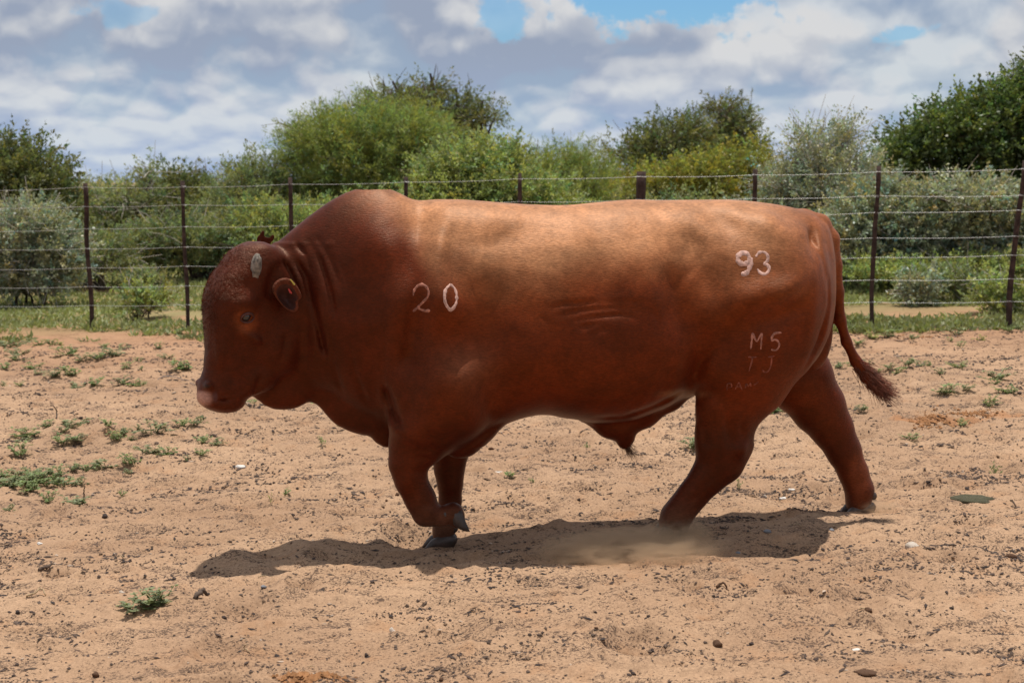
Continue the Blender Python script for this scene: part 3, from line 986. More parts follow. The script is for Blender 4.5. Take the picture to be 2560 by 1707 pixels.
bush('feathery_bush', 'big domed feathery acacia bush, light green, left of centre', 'bush', 25,
     [(860, 300, 130, 62), (780, 318, 105, 52), (722, 342, 82, 44), (945, 305, 85, 52), (678, 368, 46, 34), (820, 380, 140, 60), (905, 362, 115, 56), (745, 425, 105, 46),
      (885, 430, 115, 44), (1000, 348, 46, 44), (690, 470, 60, 50), (860, 520, 150, 70)],
     'feather', 4300, (0.085, 0.013), 30, 0.42, 0.5, base_u=850, n_tw=150, seed=14, trunk_r=0.07, spread=0.35)
bush('feathery_bush', 'small feathery green bush with brush-like top, centre right', 'bush', 28,
     [(1300, 385, 72, 38), (1250, 396, 56, 34), (1360, 405, 50, 34), (1330, 435, 90, 44), (1290, 500, 110, 60)],
     'feather', 1500, (0.09, 0.013), 30, 0.48, 0.9, base_u=1300, n_tw=60, seed=15)
bush('bush', 'dark olive tree-like bush at the left edge, rising above the fence', 'bush', 21,
     [(40, 400, 110, 60), (-40, 440, 100, 100), (125, 440, 56, 42), (40, 490, 110, 60), (140, 500, 60, 50), (20, 352, 56, 26), (108, 350, 18, 16), (75, 345, 26, 14), (60, 600, 120, 50)],
     'dark', 2100, (0.06, 0.026), 26, 0.38, 0.25, base_u=40, n_tw=120, seed=16)
bush('bush', 'sparse grey-green bush in the low gap of the skyline, left', 'bush', 27,
     [(225, 478, 66, 44), (300, 465, 70, 34), (250, 520, 80, 50), (345, 430, 26, 40), (348, 390, 9, 28), (320, 560, 90, 50)],
     'olive', 1100, (0.07, 0.026), 24, 0.42, 0.4, base_u=290, n_tw=160, twigs=M_grey_twig, seed=17)
bush('bush', 'dark-topped olive bush between the second and third fence posts', 'bush', 28,
     [(400, 420, 56, 34), (455, 430, 50, 32), (375, 450, 46, 34), (430, 480, 90, 50), (520, 450, 40, 30), (430, 550, 110, 50)],
     'dark', 1300, (0.07, 0.028), 24, 0.38, 0.3, base_u=430, n_tw=110, seed=18)
bush('bush', 'upright bluish-green bush just left of the third fence post', 'bush', 25,
     [(582, 402, 56, 38), (540, 412, 38, 26), (626, 428, 50, 46), (566, 470, 80, 50), (640, 500, 70, 60), (560, 560, 90, 60)],
     'olive', 1700, (0.06, 0.020), 26, 0.38, 0.5, base_u=580, n_tw=110, seed=19)
bush('bush', 'yellowish-green thicket behind the thick post and to its right', 'bush', 24,
     [(1622, 392, 88, 34), (1700, 372, 60, 34), (1738, 350, 22, 30), (1552, 415, 90, 34), (1650, 436, 120, 40), (1490, 424, 60, 30), (1755, 405, 40, 44), (1660, 520, 150, 60)],
     'yellow', 2300, (0.055, 0.026), 26, 0.33, 0.35, base_u=1640, n_tw=60, seed=20)
bush('bush', 'light green small-leaved shrub behind the fifth fence post', 'bush', 20,
     [(1090, 385, 98, 52), (1150, 362, 52, 32), (1022, 402, 60, 44), (1180, 432, 86, 44), (1090, 450, 128, 46), (1232, 452, 78, 36), (982, 440, 50, 34), (1110, 540, 150, 60)],
     'bright', 3000, (0.050, 0.024), 28, 0.34, 0.45, base_u=1090, n_tw=110, seed=21)
bush('bush', 'low mixed green bush behind the second fence post', 'bush', 21.5,
     [(400, 540, 80, 46), (480, 545, 70, 46), (560, 540, 60, 50), (330, 560, 70, 36), (520, 590, 80, 34), (620, 590, 60, 50), (430, 600, 90, 26)],
     'olive', 1900, (0.045, 0.02), 26, 0.30, 0.3, base_u=470, n_tw=130, twigs=M_grey_twig, seed=22)
bush('bush', 'pale green bush close behind the bull\'s neck', 'bush', 21,
     [(660, 500, 60, 40), (720, 520, 70, 50), (600, 500, 56, 44), (650, 560, 90, 50), (800, 520, 90, 60)],
     'bright', 1500, (0.045, 0.02), 26, 0.30, 0.35, base_u=680, n_tw=60, seed=23)
bush('bush', 'grey-leaved thorny bush with a dark hollow, low at the left edge', 'bush', 17.5,
     [(55, 515, 96, 52), (122, 560, 70, 50), (10, 585, 84, 60), (150, 590, 50, 42), (70, 622, 110, 40), (100, 490, 30, 26), (30, 640, 90, 26), (130, 640, 60, 24)],
     'grey', 1800, (0.040, 0.022), 26, 0.26, 0.25, base_u=70, twigs=M_grey_twig, n_tw=420, seed=24, trunk_r=0.02)
bush('bush', 'grey twiggy half-leafless bush right of the yellowish thicket', 'bush', 19,
     [(1880, 378, 76, 48), (1858, 322, 44, 26), (1940, 316, 34, 30), (1802, 420, 62, 42), (1900, 445, 96, 52), (1978, 392, 40, 44), (1850, 510, 100, 56), (1800, 560, 120, 50)],
     'grey', 2300, (0.042, 0.020), 22, 0.32, 0.6, base_u=1880, twigs=M_grey_twig, n_tw=700, seed=25)
bush('bush', 'tall deep green broadleaf bush at the right edge, highest on the right', 'bush', 20,
     [(2040, 400, 70, 44), (2100, 340, 70, 50), (2170, 300, 70, 50), (2285, 300, 120, 84), (2205, 335, 92, 52), (2125, 358, 76, 44), (2068, 392, 62, 38), (2335, 245, 56, 44), (2375, 330, 90, 90), (2160, 285, 40, 30), (2235, 262, 36, 24), (2300, 225, 20, 16),
      (2420, 250, 90, 100), (2365, 190, 26, 26), (2420, 180, 60, 60), (2300, 240, 50, 40), (2250, 420, 130, 50), (2300, 500, 130, 70)],
     'deep', 4200, (0.060, 0.034), 24, 0.36, 0.35, base_u=2290, n_tw=150, seed=26)
bush('bush', 'grey-green silvery shrub mass behind the wires right of the tail', 'bush', 17.5,
     [(2000, 510, 96, 76), (2100, 520, 90, 80), (1935, 560, 60, 56), (2050, 590, 96, 46), (2030, 440, 64, 36)],
     'grey', 2600, (0.042, 0.024), 26, 0.26, 0.3, base_u=2030, twigs=M_grey_twig, n_tw=330, seed=27)
bush('bush', 'grey-green silvery shrub mass behind the wires at the far right', 'bush', 17.2,
     [(2215, 515, 96, 80), (2330, 510, 90, 90), (2180, 595, 90, 44), (2300, 600, 84, 40), (2210, 440, 90, 34), (2420, 540, 80, 80)],
     'grey', 2700, (0.042, 0.024), 26, 0.26, 0.3, base_u=2270, twigs=M_grey_twig, n_tw=330, seed=28)
bush('bush', 'bright green low growth at the foot of the silvery shrubs, right', 'bush', 16.8,
     [(2100, 630, 120, 24), (2240, 615, 110, 26), (2330, 630, 70, 24), (1990, 625, 60, 26)],
     'bright', 900, (0.040, 0.018), 24, 0.20, 0.5, base_u=2180, seed=29)
bush('bush', 'low scrubby bush just right of the first fence post', 'bush', 20.5,
     [(215, 570, 70, 40), (170, 600, 50, 30), (255, 590, 50, 30)], 'olive', 700, (0.045, 0.02), 24, 0.28, 0.3, seed=51, n_tw=90, twigs=M_grey_twig)
bush('bush', 'thorn bush beyond the left edge of the view', 'bush', 20, [(-200, 480, 110, 80), (-160, 560, 130, 70), (-290, 540, 90, 80)], 'dark', 1100, (0.06, 0.026), 24, 0.36, 0.3, seed=52, n_tw=60)
bush('bush', 'large thorn bush further beyond the left edge', 'bush', 25, [(-480, 420, 150, 90), (-400, 520, 150, 90), (-600, 500, 130, 100)], 'olive', 1300, (0.07, 0.028), 24, 0.4, 0.3, seed=53, n_tw=60)
bush('bush', 'broadleaf bush beyond the right edge of the view', 'bush', 19, [(2620, 400, 130, 130), (2560, 520, 120, 110), (2760, 480, 120, 120)], 'deep', 1500, (0.06, 0.034), 24, 0.36, 0.3, seed=54, n_tw=60)
# shrubs mostly hidden behind the bull
for k_, (u_, Y_) in enumerate(((930, 19.5), (1260, 19.8), (1560, 19.2), (1780, 18.8))):
    bush('bush', ('green shrub mostly hidden behind the bull\'s hump', 'green shrub mostly hidden behind the middle of the bull\'s back', 'green shrub mostly hidden behind the bull\'s loin',
                  'greyish shrub mostly hidden behind the bull\'s rump')[k_], 'bush', Y_,
         [(u_, 520, 130, 66), (u_ - 60, 560, 90, 60), (u_ + 70, 560, 90, 60)], ('bright', 'bright', 'olive', 'grey')[k_], 900, (0.05, 0.024), 24, 0.32, 0.3, seed=40 + k_, n_tw=60)
# small shrubs in the grass
for (u_, v_, w_, h_, Y_, kk_, lab_) in [(330, 650, 46, 30, 17.5, 'olive', 'knee-high green shrub in the grass between the first two fence posts'),
                                   (330, 700, 60, 24, 15.6, 'bright', 'low leafy plant clump just behind the fence, left of the second post'),
                                   (2190, 690, 60, 26, 15.4, 'olive', 'grey-green low shrub in the grass just right of the eighth fence post'),
                                   (2110, 705, 50, 20, 15.2, 'grey', 'small ground shrub close right of the eighth fence post'),
                                   (2290, 735, 60, 16, 14.2, 'bright', 'yellow-green ground plant before the last fence post')]:
    bush('shrub', lab_, 'shrub', Y_, [(u_, v_, w_ * 0.6, h_ * 0.6), (u_ - w_ * 0.5, v_ + h_ * 0.3, w_ * 0.45, h_ * 0.4), (u_ + w_ * 0.5, v_ + h_ * 0.3, w_ * 0.45, h_ * 0.4)],
         kk_, 150, (0.045, 0.02), 20, 0.16, 0.4, seed=int(u_), n_tw=26, trunk_r=0.012, twigs=M_grey_twig)


# ---- grass and creeping weeds beyond and along the fence
def grass():
    g = np.random.default_rng(17)
    n0 = 250000
    y = 12.6 + 14.5 * g.random(n0) ** 1.3
    x = (g.random(n0) * 2 - 1) * (0.6 + 0.55 * y)
    fy = fence_y(x)
    dn = fbm(x * 0.55, y * 0.75, 44, 4) + 0.25 * vnoise(x * 2.5, y * 3.0, 47)
    edge = smooth01((y - fy + 1.5) / 1.6)
    thr = -0.24 + 0.60 * (1 - edge) - 0.12 * smooth01((y - 16) / 3) - 0.22 * ((np.abs(y - fy - 0.15) < 0.30) & (x < 0.5))
    k = (dn > thr) & (g.random(n0) < 0.62)
    x, y = x[k], y[k]; n = len(x)
    z = ground_h(x, y, False)
    P = np.stack([x, y, z], 1)
    d = g.normal(size=(n, 3)) * np.array([1, 1, 0.3]) + np.array([0, 0, 0.9]); d /= np.linalg.norm(d, axis=1)[:, None]
    hgt = 0.035 + 0.05 * g.random(n) + 0.05 * np.clip(fbm(x * 0.9, y * 0.9, 55, 2), 0, 1)
    V, Q = leaves_np(P + np.stack([0 * x, 0 * x, 0.02 * g.random(n)], 1), d, hgt, 0.018 + 0.016 * g.random(n), g)
    b = fbm(x * 1.3, y * 1.3, 66, 3)[:, None]; r = g.random((n, 1))
    c = np.array([0.23, 0.27, 0.11]) * (1 - r * 0.5) + np.array([0.32, 0.29, 0.14]) * r * 0.5
    c = c * (1.0 + 0.35 * b) * (0.8 + 0.4 * g.random((n, 1)))
    m = leaf_mat('grass', (1, 1, 1), 0.3)
    o = mesh_np('grass', V, Q, m, smooth=False, col=np.repeat(c, 4, 0))
    tag(o, 'patchy short green grass and creeping weeds under and beyond the wire fence', 'grass', kind='stuff')


# ------------------------------------------------------------------ wire fence
FH = 1.5
def fence_pt(u):
    Y = 1.0 / (0.06863 + (u - 220) / 2316 * 0.00974)
    return (u - CX) / FPX * Y, Y


_fa = np.array(fence_pt(220)); _fb = np.array(fence_pt(2536))
def fence_y(x):
    return _fa[1] + (np.asarray(x) - _fa[0]) * (_fb[1] - _fa[1]) / (_fb[0] - _fa[0])


def zpix(v, Y):
    d = ray(CX, v)
    return CAM_Z + d[2] / d[1] * Y


def fence():
    root = empty('wire_fence', (0, float(fence_y(0)), gz(0, float(fence_y(0)))))
    tag(root, 'seven-strand cattle fence of dark rough wooden posts and pale wires behind the bull', 'fence')
    O = np.array(root.location)
    mw = simple('fence_wood', (0.050, 0.030, 0.024), 0.9, 0.25, 0.9, 25, 0.45, 14, 0.006)
    mwire, nn, bs = new_mat('galvanised_wire')
    bs.inputs['Base Color'].default_value = (0.55, 0.55, 0.53, 1); bs.inputs['Metallic'].default_value = 0.35; bs.inputs['Roughness'].default_value = 0.5
    posts = [(-330, 462, -325, 824, .022, 0), (-40, 460, -36, 824, .022, 0), (215, 458, 224, 824, .024, 1), (463, 452, 468, 816, .021, 0), (729, 444, 730, 818, .022, 0), (1017, 443, 1016, 820, .021, 1),
             (1300, 433, 1298, 820, .020, 0), (1601, 429, 1599, 822, .052, 2), (1883, 423, 1880, 822, .022, 1), (2188, 415, 2183, 822, .021, 0), (2550, 402, 2523, 824, .024, 1), (2880, 392, 2862, 824, .024, 0)]
    g = np.random.default_rng(9)
    PX = []
    for (ut, vt, ub, vb, r, wob) in posts:
        _, Y = fence_pt(ub)
        xb, yb = fence_pt(ub); xt = (ut - CX) / FPX * Y
        zb = gz(xb, yb); zt = zpix(vt, Y)
        n = 13
        t = np.linspace(0, 1, n)
        P = np.stack([xb + (xt - xb) * t, np.full(n, yb), (zb - 0.12) + (zt - zb + 0.12) * t], 1)
        P[:, 0] += 0.012 * (1 + wob) * vnoise(t * 3.2 + ub, t * 0 + 2, 5) * (r < .04)
        P[:, 1] += 0.010 * vnoise(t * 3 + ub, t * 0 + 7, 6)
        rr = r * (1.05 - 0.10 * t) * (1 + 0.14 * vnoise(t * 6 + ub, t * 0 + 3, 9))
        V, Fs = tube_np(P, rr, 12)
        V[:12 * n] += g.normal(size=(12 * n, 3)) * r * 0.05
        lab = {1601: 'thick squared straining post behind the bull\'s back', 215: 'crooked thin post at the left', 2550: 'leaning thin post at the right edge'}.get(ut)
        o = mesh_np('post', V - O, Fs, mw, root)
        if lab: o['label'] = lab
        PX.append((xb, yb, xb, xt, zb, zt))
    L = [471, 516, 572, 621, 669, 716, 763]; R = [430, 492, 533, 595, 643, 700, 754]
    x0, y0 = fence_pt(215); x1, y1 = fence_pt(2183)
    for a, b in zip(L, R):
        za = zpix(a, y0); zb = zpix(b, y1)
        pts = []
        for i, p in enumerate(PX):
            xx = p[0]; zz = za + (zb - za) * (xx - x0) / (x1 - x0)
            off = 0.024 if i != 7 else 0.055
            f = (zz - p[4]) / (p[5] - p[4]); xx2 = p[2] + (p[3] - p[2]) * f
            pts.append((xx2, p[1] - off, zz + g.normal() * 0.004))
        Q = []
        for i in range(len(pts) - 1):
            A = np.array(pts[i]); B_ = np.array(pts[i + 1])
            for t in np.linspace(0, 1, 7)[:-1]:
                q = A * (1 - t) + B_ * t; q[2] -= 0.010 * 4 * t * (1 - t); q[1] += 0.0
                Q.append(q)
        Q.append(np.array(pts[-1]))
        V, Fs = tube_np(np.array(Q), 0.0019, 6)
        mesh_np('wire', V - O, Fs, mwire, root)
    # binding wire where each strand meets a post
    it = []
    for i, p in enumerate(PX):
        for a, b in zip(L, R):
            za = zpix(a, y0); zb = zpix(b, y1)
            zz = za + (zb - za) * (p[0] - x0) / (x1 - x0)
            f = (zz - p[4]) / (p[5] - p[4]); xx = p[2] + (p[3] - p[2]) * f
            r = 0.024 if i != 7 else 0.054
            th = np.linspace(0, 2 * math.pi, 11)
            it.append(tube_np(np.stack([xx + r * np.cos(th), p[1] + r * np.sin(th), zz + 0.004 * np.sin(th * 2)], 1), 0.0022, 4, cap=False))
    V, Fs = merge_np(it)
    o = mesh_np('binding_wire', V - O, Fs, mwire, root)
    o['kind'] = 'stuff'


fence()
grass()


# ---- a distant bird and two pale butterflies
def flyer(name, u, v, Y, s, mat, label, cat):
    p = at(u / S, v / S, Y)
    V = [(0, 0, 0)]
    it = [sphere_np((0, 0, 0), (s * 0.30, s * 0.10, s * 0.10), 10, 7)]
    for sg in (-1, 1):
        W = np.array([(0.12, 0, 0.03), (-0.16, 0, 0.03), (-0.22, sg * 0.55, 0.30), (0.10, sg * 0.60, 0.34), (0.02, sg * 1.0, 0.52)]) * s
        W2 = W - np.array([0, 0, 0.02 * s])
        VV = np.vstack([W, W2])
        it.append((VV, [np.array([(0, 1, 2, 3), (8, 7, 6, 5), (0, 3, 8, 5), (1, 6, 7, 2)]), np.array([(3, 2, 4), (9, 7, 8), (2, 7, 9), (2, 9, 4), (3, 4, 9), (3, 9, 8)])]))
    V, Fs = merge_np(it)
    o = mesh_np(name, V, Fs, mat, smooth=False); o.location = tuple(p); o.rotation_euler = (0.2, 0.1, 0.5)
    return tag(o, label, cat)


flyer('bird', 1566, 321, 30, 0.035, simple('bird_dark', (0.05, 0.045, 0.04)), 'tiny dark bird in flight left of the round dark tree', 'bird')
flyer('butterfly', 1824, 418, 12.6, 0.013, simple('butterfly_white', (0.8, 0.8, 0.78)), 'tiny white butterfly above the top wire by the yellowish thicket', 'butterfly')
flyer('butterfly', 2163, 426, 12.4, 0.010, M_white, 'tiny white butterfly near the eighth fence post top', 'butterfly')
# ------------------------------------------------------------------ the bull
def mpp(u):
    """metres per outline pixel there"""
    a = pab(u, 800)[0]
    return (BO[1] + a * BA[1]) * S / FPX


VOX = 0.0075
G_A = (-1.80, 1.34); G_B = (-0.03, 1.50); G_C = (-0.47, 0.47)
ga = np.arange(G_A[0], G_A[1], VOX, dtype=np.float32)
gb = np.arange(G_B[0], G_B[1], VOX, dtype=np.float32)
gc = np.arange(G_C[0], G_C[1], VOX, dtype=np.float32)
F = np.full((len(ga), len(gb), len(gc)), 0.25, np.float32)


def gslice(lo, hi):
    sl = []
    for ax, l, h in zip((ga, gb, gc), lo, hi):
        i0 = max(0, int((l - ax[0]) / VOX) - 1); i1 = min(len(ax), int((h - ax[0]) / VOX) + 2)
        sl.append(slice(i0, max(i1, i0 + 2)))
    return tuple(sl)


def axes(sl):
    return ga[sl[0]][:, None, None], gb[sl[1]][None, :, None], gc[sl[2]][None, None, :]


def smin(a, b, k):
    h = np.clip(0.5 + 0.5 * (b - a) / k, 0, 1)
    return b + (a - b) * h - k * h * (1 - h)


def put(sl, d, k):
    F[sl] = smin(F[sl], d.astype(np.float32), k)


def normed(f):
    g0, g1, g2 = np.gradient(f, VOX)
    return f / np.maximum(np.sqrt(g0 * g0 + g1 * g1 + g2 * g2), 0.25)


def chain(pts, k=0.03, cr=1.0):
    """pts: (u, v, radius px, c[, depth ratio]) joined by tapered round pieces"""
    P = []
    for p in pts:
        a, b = pab(p[0], p[1], p[3])
        P.append((a, b, p[3], p[2] * mpp(p[0]), p[4] if len(p) > 4 else cr))
    for p, q in zip(P[:-1], P[1:]):
        m = max(p[3], q[3]) + k + 0.03
        sl = gslice([min(p[i], q[i]) - m for i in range(3)], [max(p[i], q[i]) + m for i in range(3)])
        A, B, C = axes(sl)
        ab = np.array([q[i] - p[i] for i in range(3)]); L = max(1e-6, float(ab @ ab))
        h = np.clip(((A - p[0]) * ab[0] + (B - p[1]) * ab[1] + (C - p[2]) * ab[2]) / L, 0, 1)
        hs = h * h * (3 - 2 * h) * 0.5 + h * 0.5
        rr = p[3] + (q[3] - p[3]) * hs; ratio = p[4] + (q[4] - p[4]) * h
        d = np.sqrt((A - p[0] - h * ab[0]) ** 2 + (B - p[1] - h * ab[1]) ** 2 + ((C - p[2] - h * ab[2]) / ratio) ** 2) - rr
        put(sl, d * np.clip(ratio, 0.5, 1.0), k)


def ell(u, v, ru, rv, c, rc, k=0.05, rot=0.0):
    a, b = pab(u, v, c); m = mpp(u); ru *= m; rv *= m
    R = max(ru, rv) + k + 0.03
    sl = gslice((a - R, b - R, c - rc - k - .03), (a + R, b + R, c + rc + k + .03))
    A, B, C = axes(sl)
    x = A - a; y = B - b; cr, sr = math.cos(rot), math.sin(rot)
    x, y = x * cr + y * sr, -x * sr + y * cr
    q0 = np.sqrt((x / ru) ** 2 + (y / rv) ** 2 + ((C - c) / rc) ** 2)
    q1 = np.sqrt((x / ru ** 2) ** 2 + (y / rv ** 2) ** 2 + ((C - c) / rc ** 2) ** 2)
    put(sl, q0 * (q0 - 1) / np.maximum(q1, 1e-4), k)


def loft_x(rows, k, cc=0.0):
    """rows: u, top v, bottom v, half width m, height of the widest part 0..1, top power, bottom power"""
    T = []
    for r in rows:
        at, bt = pab(r[0], r[1]); ab_, bb = pab(r[0], r[2])
        T.append(((at + ab_) / 2, bt, bb, r[3], r[4], r[5], r[6]))
    T = np.array(T)
    sl = gslice((T[0, 0] - .06, T[:, 2].min() - .08, -T[:, 3].max() - .08), (T[-1, 0] + .06, T[:, 1].max() + .08, T[:, 3].max() + .08))
    A, B, C = axes(sl)
    av = A.ravel()
    top, bot, hw, wz, nt, nb = [sm_interp(av, T[:, 0], T[:, i])[:, None, None].astype(np.float32) for i in range(1, 7)]
    hw = np.maximum(hw, 0.004)
    zc = bot + (top - bot) * wz
    ht = np.maximum(top - zc, 0.01); hb = np.maximum(zc - bot, 0.01)
    up = B > zc
    q = np.where(up, (B - zc) / ht, (zc - B) / hb)
    n = np.where(up, nt, nb)
    w = np.abs(C - cc) / hw
    # power blend of height and width
    r = (q ** n + w ** 2.15) ** (1 / 2.1) - 1
    r = r.astype(np.float32) * 0.25
    # close both ends
    ends = np.maximum(T[0, 0] - A, A - T[-1, 0])
    d = normed(np.maximum(r, ends.astype(np.float32) + 0 * r))
    put(sl, np.clip(d, -0.4, 0.3), k)


# trunk
loft_x([
    (880, 520, 960, 0.188, 0.37, 1.80, 1.6),
    (930, 492, 1002, 0.254, 0.39, 1.80, 1.5),
    (985, 462, 1035, 0.296, 0.42, 1.90, 1.5),
    (1040, 458, 1034, 0.324, 0.43, 2.05, 1.6),
    (1100, 461, 1000, 0.343, 0.43, 2.05, 1.9),
    (1160, 466, 968, 0.357, 0.41, 2.05, 2.1),
    (1230, 470, 948, 0.367, 0.39, 2.05, 2.2),
    (1300, 471, 955, 0.371, 0.37, 2.05, 2.2),
    (1370, 465, 965, 0.368, 0.37, 2.05, 2.2),
    (1440, 459, 962, 0.357, 0.39, 2.05, 2.1),
    (1520, 460, 935, 0.340, 0.42, 2.05, 2.0),
    (1600, 459, 902, 0.329, 0.45, 2.05, 1.9),
    (1680, 459, 900, 0.320, 0.45, 2.05, 1.9),
    (1760, 467, 890, 0.305, 0.42, 2.05, 2.0),
    (1820, 478, 860, 0.273, 0.39, 2.05, 2.0),
    (1866, 494, 820, 0.221, 0.37, 2.00, 2.0),
    (1895, 525, 760, 0.141, 0.37, 2.00, 2.0),
    (1908, 570, 700, 0.066, 0.37, 2.00, 2.0),
], 0.03)
# neck with its crest, running up into the hump
loft_x([
    (600, 585, 860, 0.085, 0.55, 2.0, 1.8),
    (640, 556, 905, 0.120, 0.52, 1.9, 1.5),
    (680, 523, 900, 0.150, 0.50, 1.8, 1.4),
    (720, 491, 895, 0.175, 0.46, 1.6, 1.3),
    (760, 463, 905, 0.200, 0.43, 1.5, 1.3),
    (800, 442, 935, 0.222, 0.42, 1.4, 1.3),
    (840, 431, 960, 0.240, 0.44, 1.35, 1.3),
    (875, 429, 975, 0.255, 0.46, 1.35, 1.3),
    (905, 437, 985, 0.265, 0.48, 1.4, 1.4),
    (940, 454, 985, 0.270, 0.50, 1.6, 1.6),
    (985, 480, 960, 0.250, 0.50, 1.8, 1.8),
    (1030, 520, 900, 0.200, 0.50, 2.0, 2.0),
], 0.055)
# dewlap and brisket
chain([(604, 884, 29, 0.06, .45), (636, 890, 36, 0.05, .42), (668, 886, 38, 0.03, .40), (715, 862, 30, 0.0, .4), (770, 898, 34, 0, .42), (806, 930, 44, 0, .46), (850, 942, 48, 0, .6), (880, 950, 46, 0, .8)], 0.045)
chain([(872, 940, 50, 0.0, .8), (885, 1000, 22, 0.02, .8), (891, 1010, 15, 0.03, .8)], 0.03)
# shoulder, upper arm and near foreleg, lifted and bent at the knee
ell(985, 760, 95, 215, 0.17, 0.165, 0.07, rot=0.12)
ell(1000, 905, 100, 120, 0.19, 0.135, 0.07, rot=0.25)
ell(1055, 925, 60, 80, 0.20, 0.120, 0.06)
NFC = 0.17
chain([(965, 985, 76, 0.19, .75), (952, 1025, 56, NFC, .75), (936, 1066, 38, NFC, .8), (944, 1104, 33, NFC, .85),
       (965, 1145, 32, NFC, .85), (979, 1177, 31, NFC, .85)], 0.03)
chain([(979, 1177, 31, NFC, .85), (1010, 1187, 22, .165, .85), (1040, 1178, 23, .16, .95), (1046, 1188, 20, .16, .95), (1050, 1196, 17, .16, 1.0)], 0.015)
chain([(1010, 985, 60, 0.17, .7), (1060, 1000, 42, 0.13, .7), (1100, 975, 40, 0.10, .9)], 0.05)
# far foreleg, planted
FFC = -0.115
ell(1010, 900, 95, 130, -0.19, 0.14, 0.07)
chain([(1030, 985, 56, -0.15, .8), (1034, 1040, 40, FFC, .8), (1032, 1078, 33.5, FFC, .85), (1034, 1110, 28, FFC, .95), (1034, 1150, 25, FFC, .9),
       (1031, 1185, 25, FFC, .9), (1022, 1207, 27, FFC, 1.0), (1014, 1226, 22, FFC, 1.1)], 0.025)
# hindquarter
ell(1765, 690, 128, 185, 0.185, 0.155, 0.07, rot=-0.05)
ell(1700, 800, 95, 130, 0.20, 0.13, 0.07, rot=-0.2)
ell(1765, 690, 125, 180, -0.185, 0.155, 0.07, rot=-0.05)
NHC, FHC = 0.175, -0.165
chain([(1776, 785, 94, 0.20, .6), (1722, 872, 86, 0.19, .6), (1676, 935, 72, NHC, .62), (1667, 985, 62, NHC, .62), (1664, 1022, 59, NHC, .60),
       (1655, 1062, 47, NHC, .62), (1622, 1100, 36, NHC, .72), (1590, 1138, 32, .17, .75), (1566, 1168, 31, .165, .85), (1550, 1190, 32, .16, .95), (1541, 1204, 26, .16, 1.1)], 0.03)
chain([(1800, 800, 85, -0.18, .7), (1836, 870, 78, FHC, .7), (1880, 935, 62, FHC, .68), (1912, 985, 47, FHC, .68), (1938, 1035, 38.5, FHC, .72),
       (1960, 1085, 33, FHC, .8), (1974, 1125, 32, FHC, .95), (1972, 1146, 26, FHC, 1.1), (1967, 1158, 23, FHC, 1.2)], 0.03)
# scrotum between the thighs
ell(1866, 762, 47, 92, -0.015, 0.075, 0.025, rot=0.0)
# sheath and navel fold
chain([(1600, 872, 24, 0.0, .8), (1540, 915, 26, 0.0, .9), (1480, 950, 30, 0.0, .9), (1428, 975, 34, 0, .9), (1400, 973, 30, 0, .8), (1350, 945, 26, 0, .9)], 0.03)
chain([(1420, 968, 34, 0, .8), (1436, 1008, 19, 0.0, .9), (1434, 1018, 13, 0, .9)], 0.02)
# tail
chain([(1848, 500, 20, 0.0), (1882, 516, 23, 0.0), (1905, 550, 22, 0.0), (1914, 610, 19, 0.0), (1921, 670, 16, 0.0), (1930, 735, 12, 0.0), (1944, 785, 11, 0.0),
       (1966, 830, 12, 0.0), (1992, 868, 13, 0.0), (2004, 880, 8, 0.0)], 0.02)

# head: turned a little towards the camera, built round its own axis
HY = math.radians(27)
HPA, HPB = pab(640, 700)
HC0 = 0.045


def head_f(u, v):
    a, b = pab(u, v)
    return (HPA - a) / math.cos(HY), b


HEAD = [  # v, front u, back u, half width, front power
    (553, 572, 604, 0.050, 2.4),
    (562, 558, 622, 0.080, 2.6),
    (580, 545, 642, 0.100, 3.0),
    (612, 512, 662, 0.112, 3.8),
    (650, 490, 676, 0.116, 4.2),
    (690, 481, 682, 0.117, 4.0),
    (730, 481, 684, 0.113, 3.6),
    (770, 484, 682, 0.099, 3.2),
    (810, 481, 674, 0.086, 3.0),
    (840, 477, 662, 0.078, 3.2),
    (862, 470, 640, 0.074, 3.6),
    (888, 466, 606, 0.074, 3.6),
    (906, 469, 570, 0.072, 3.6),
    (922, 485, 560, 0.066, 2.8),
    (932, 506, 546, 0.045, 2.2),
]


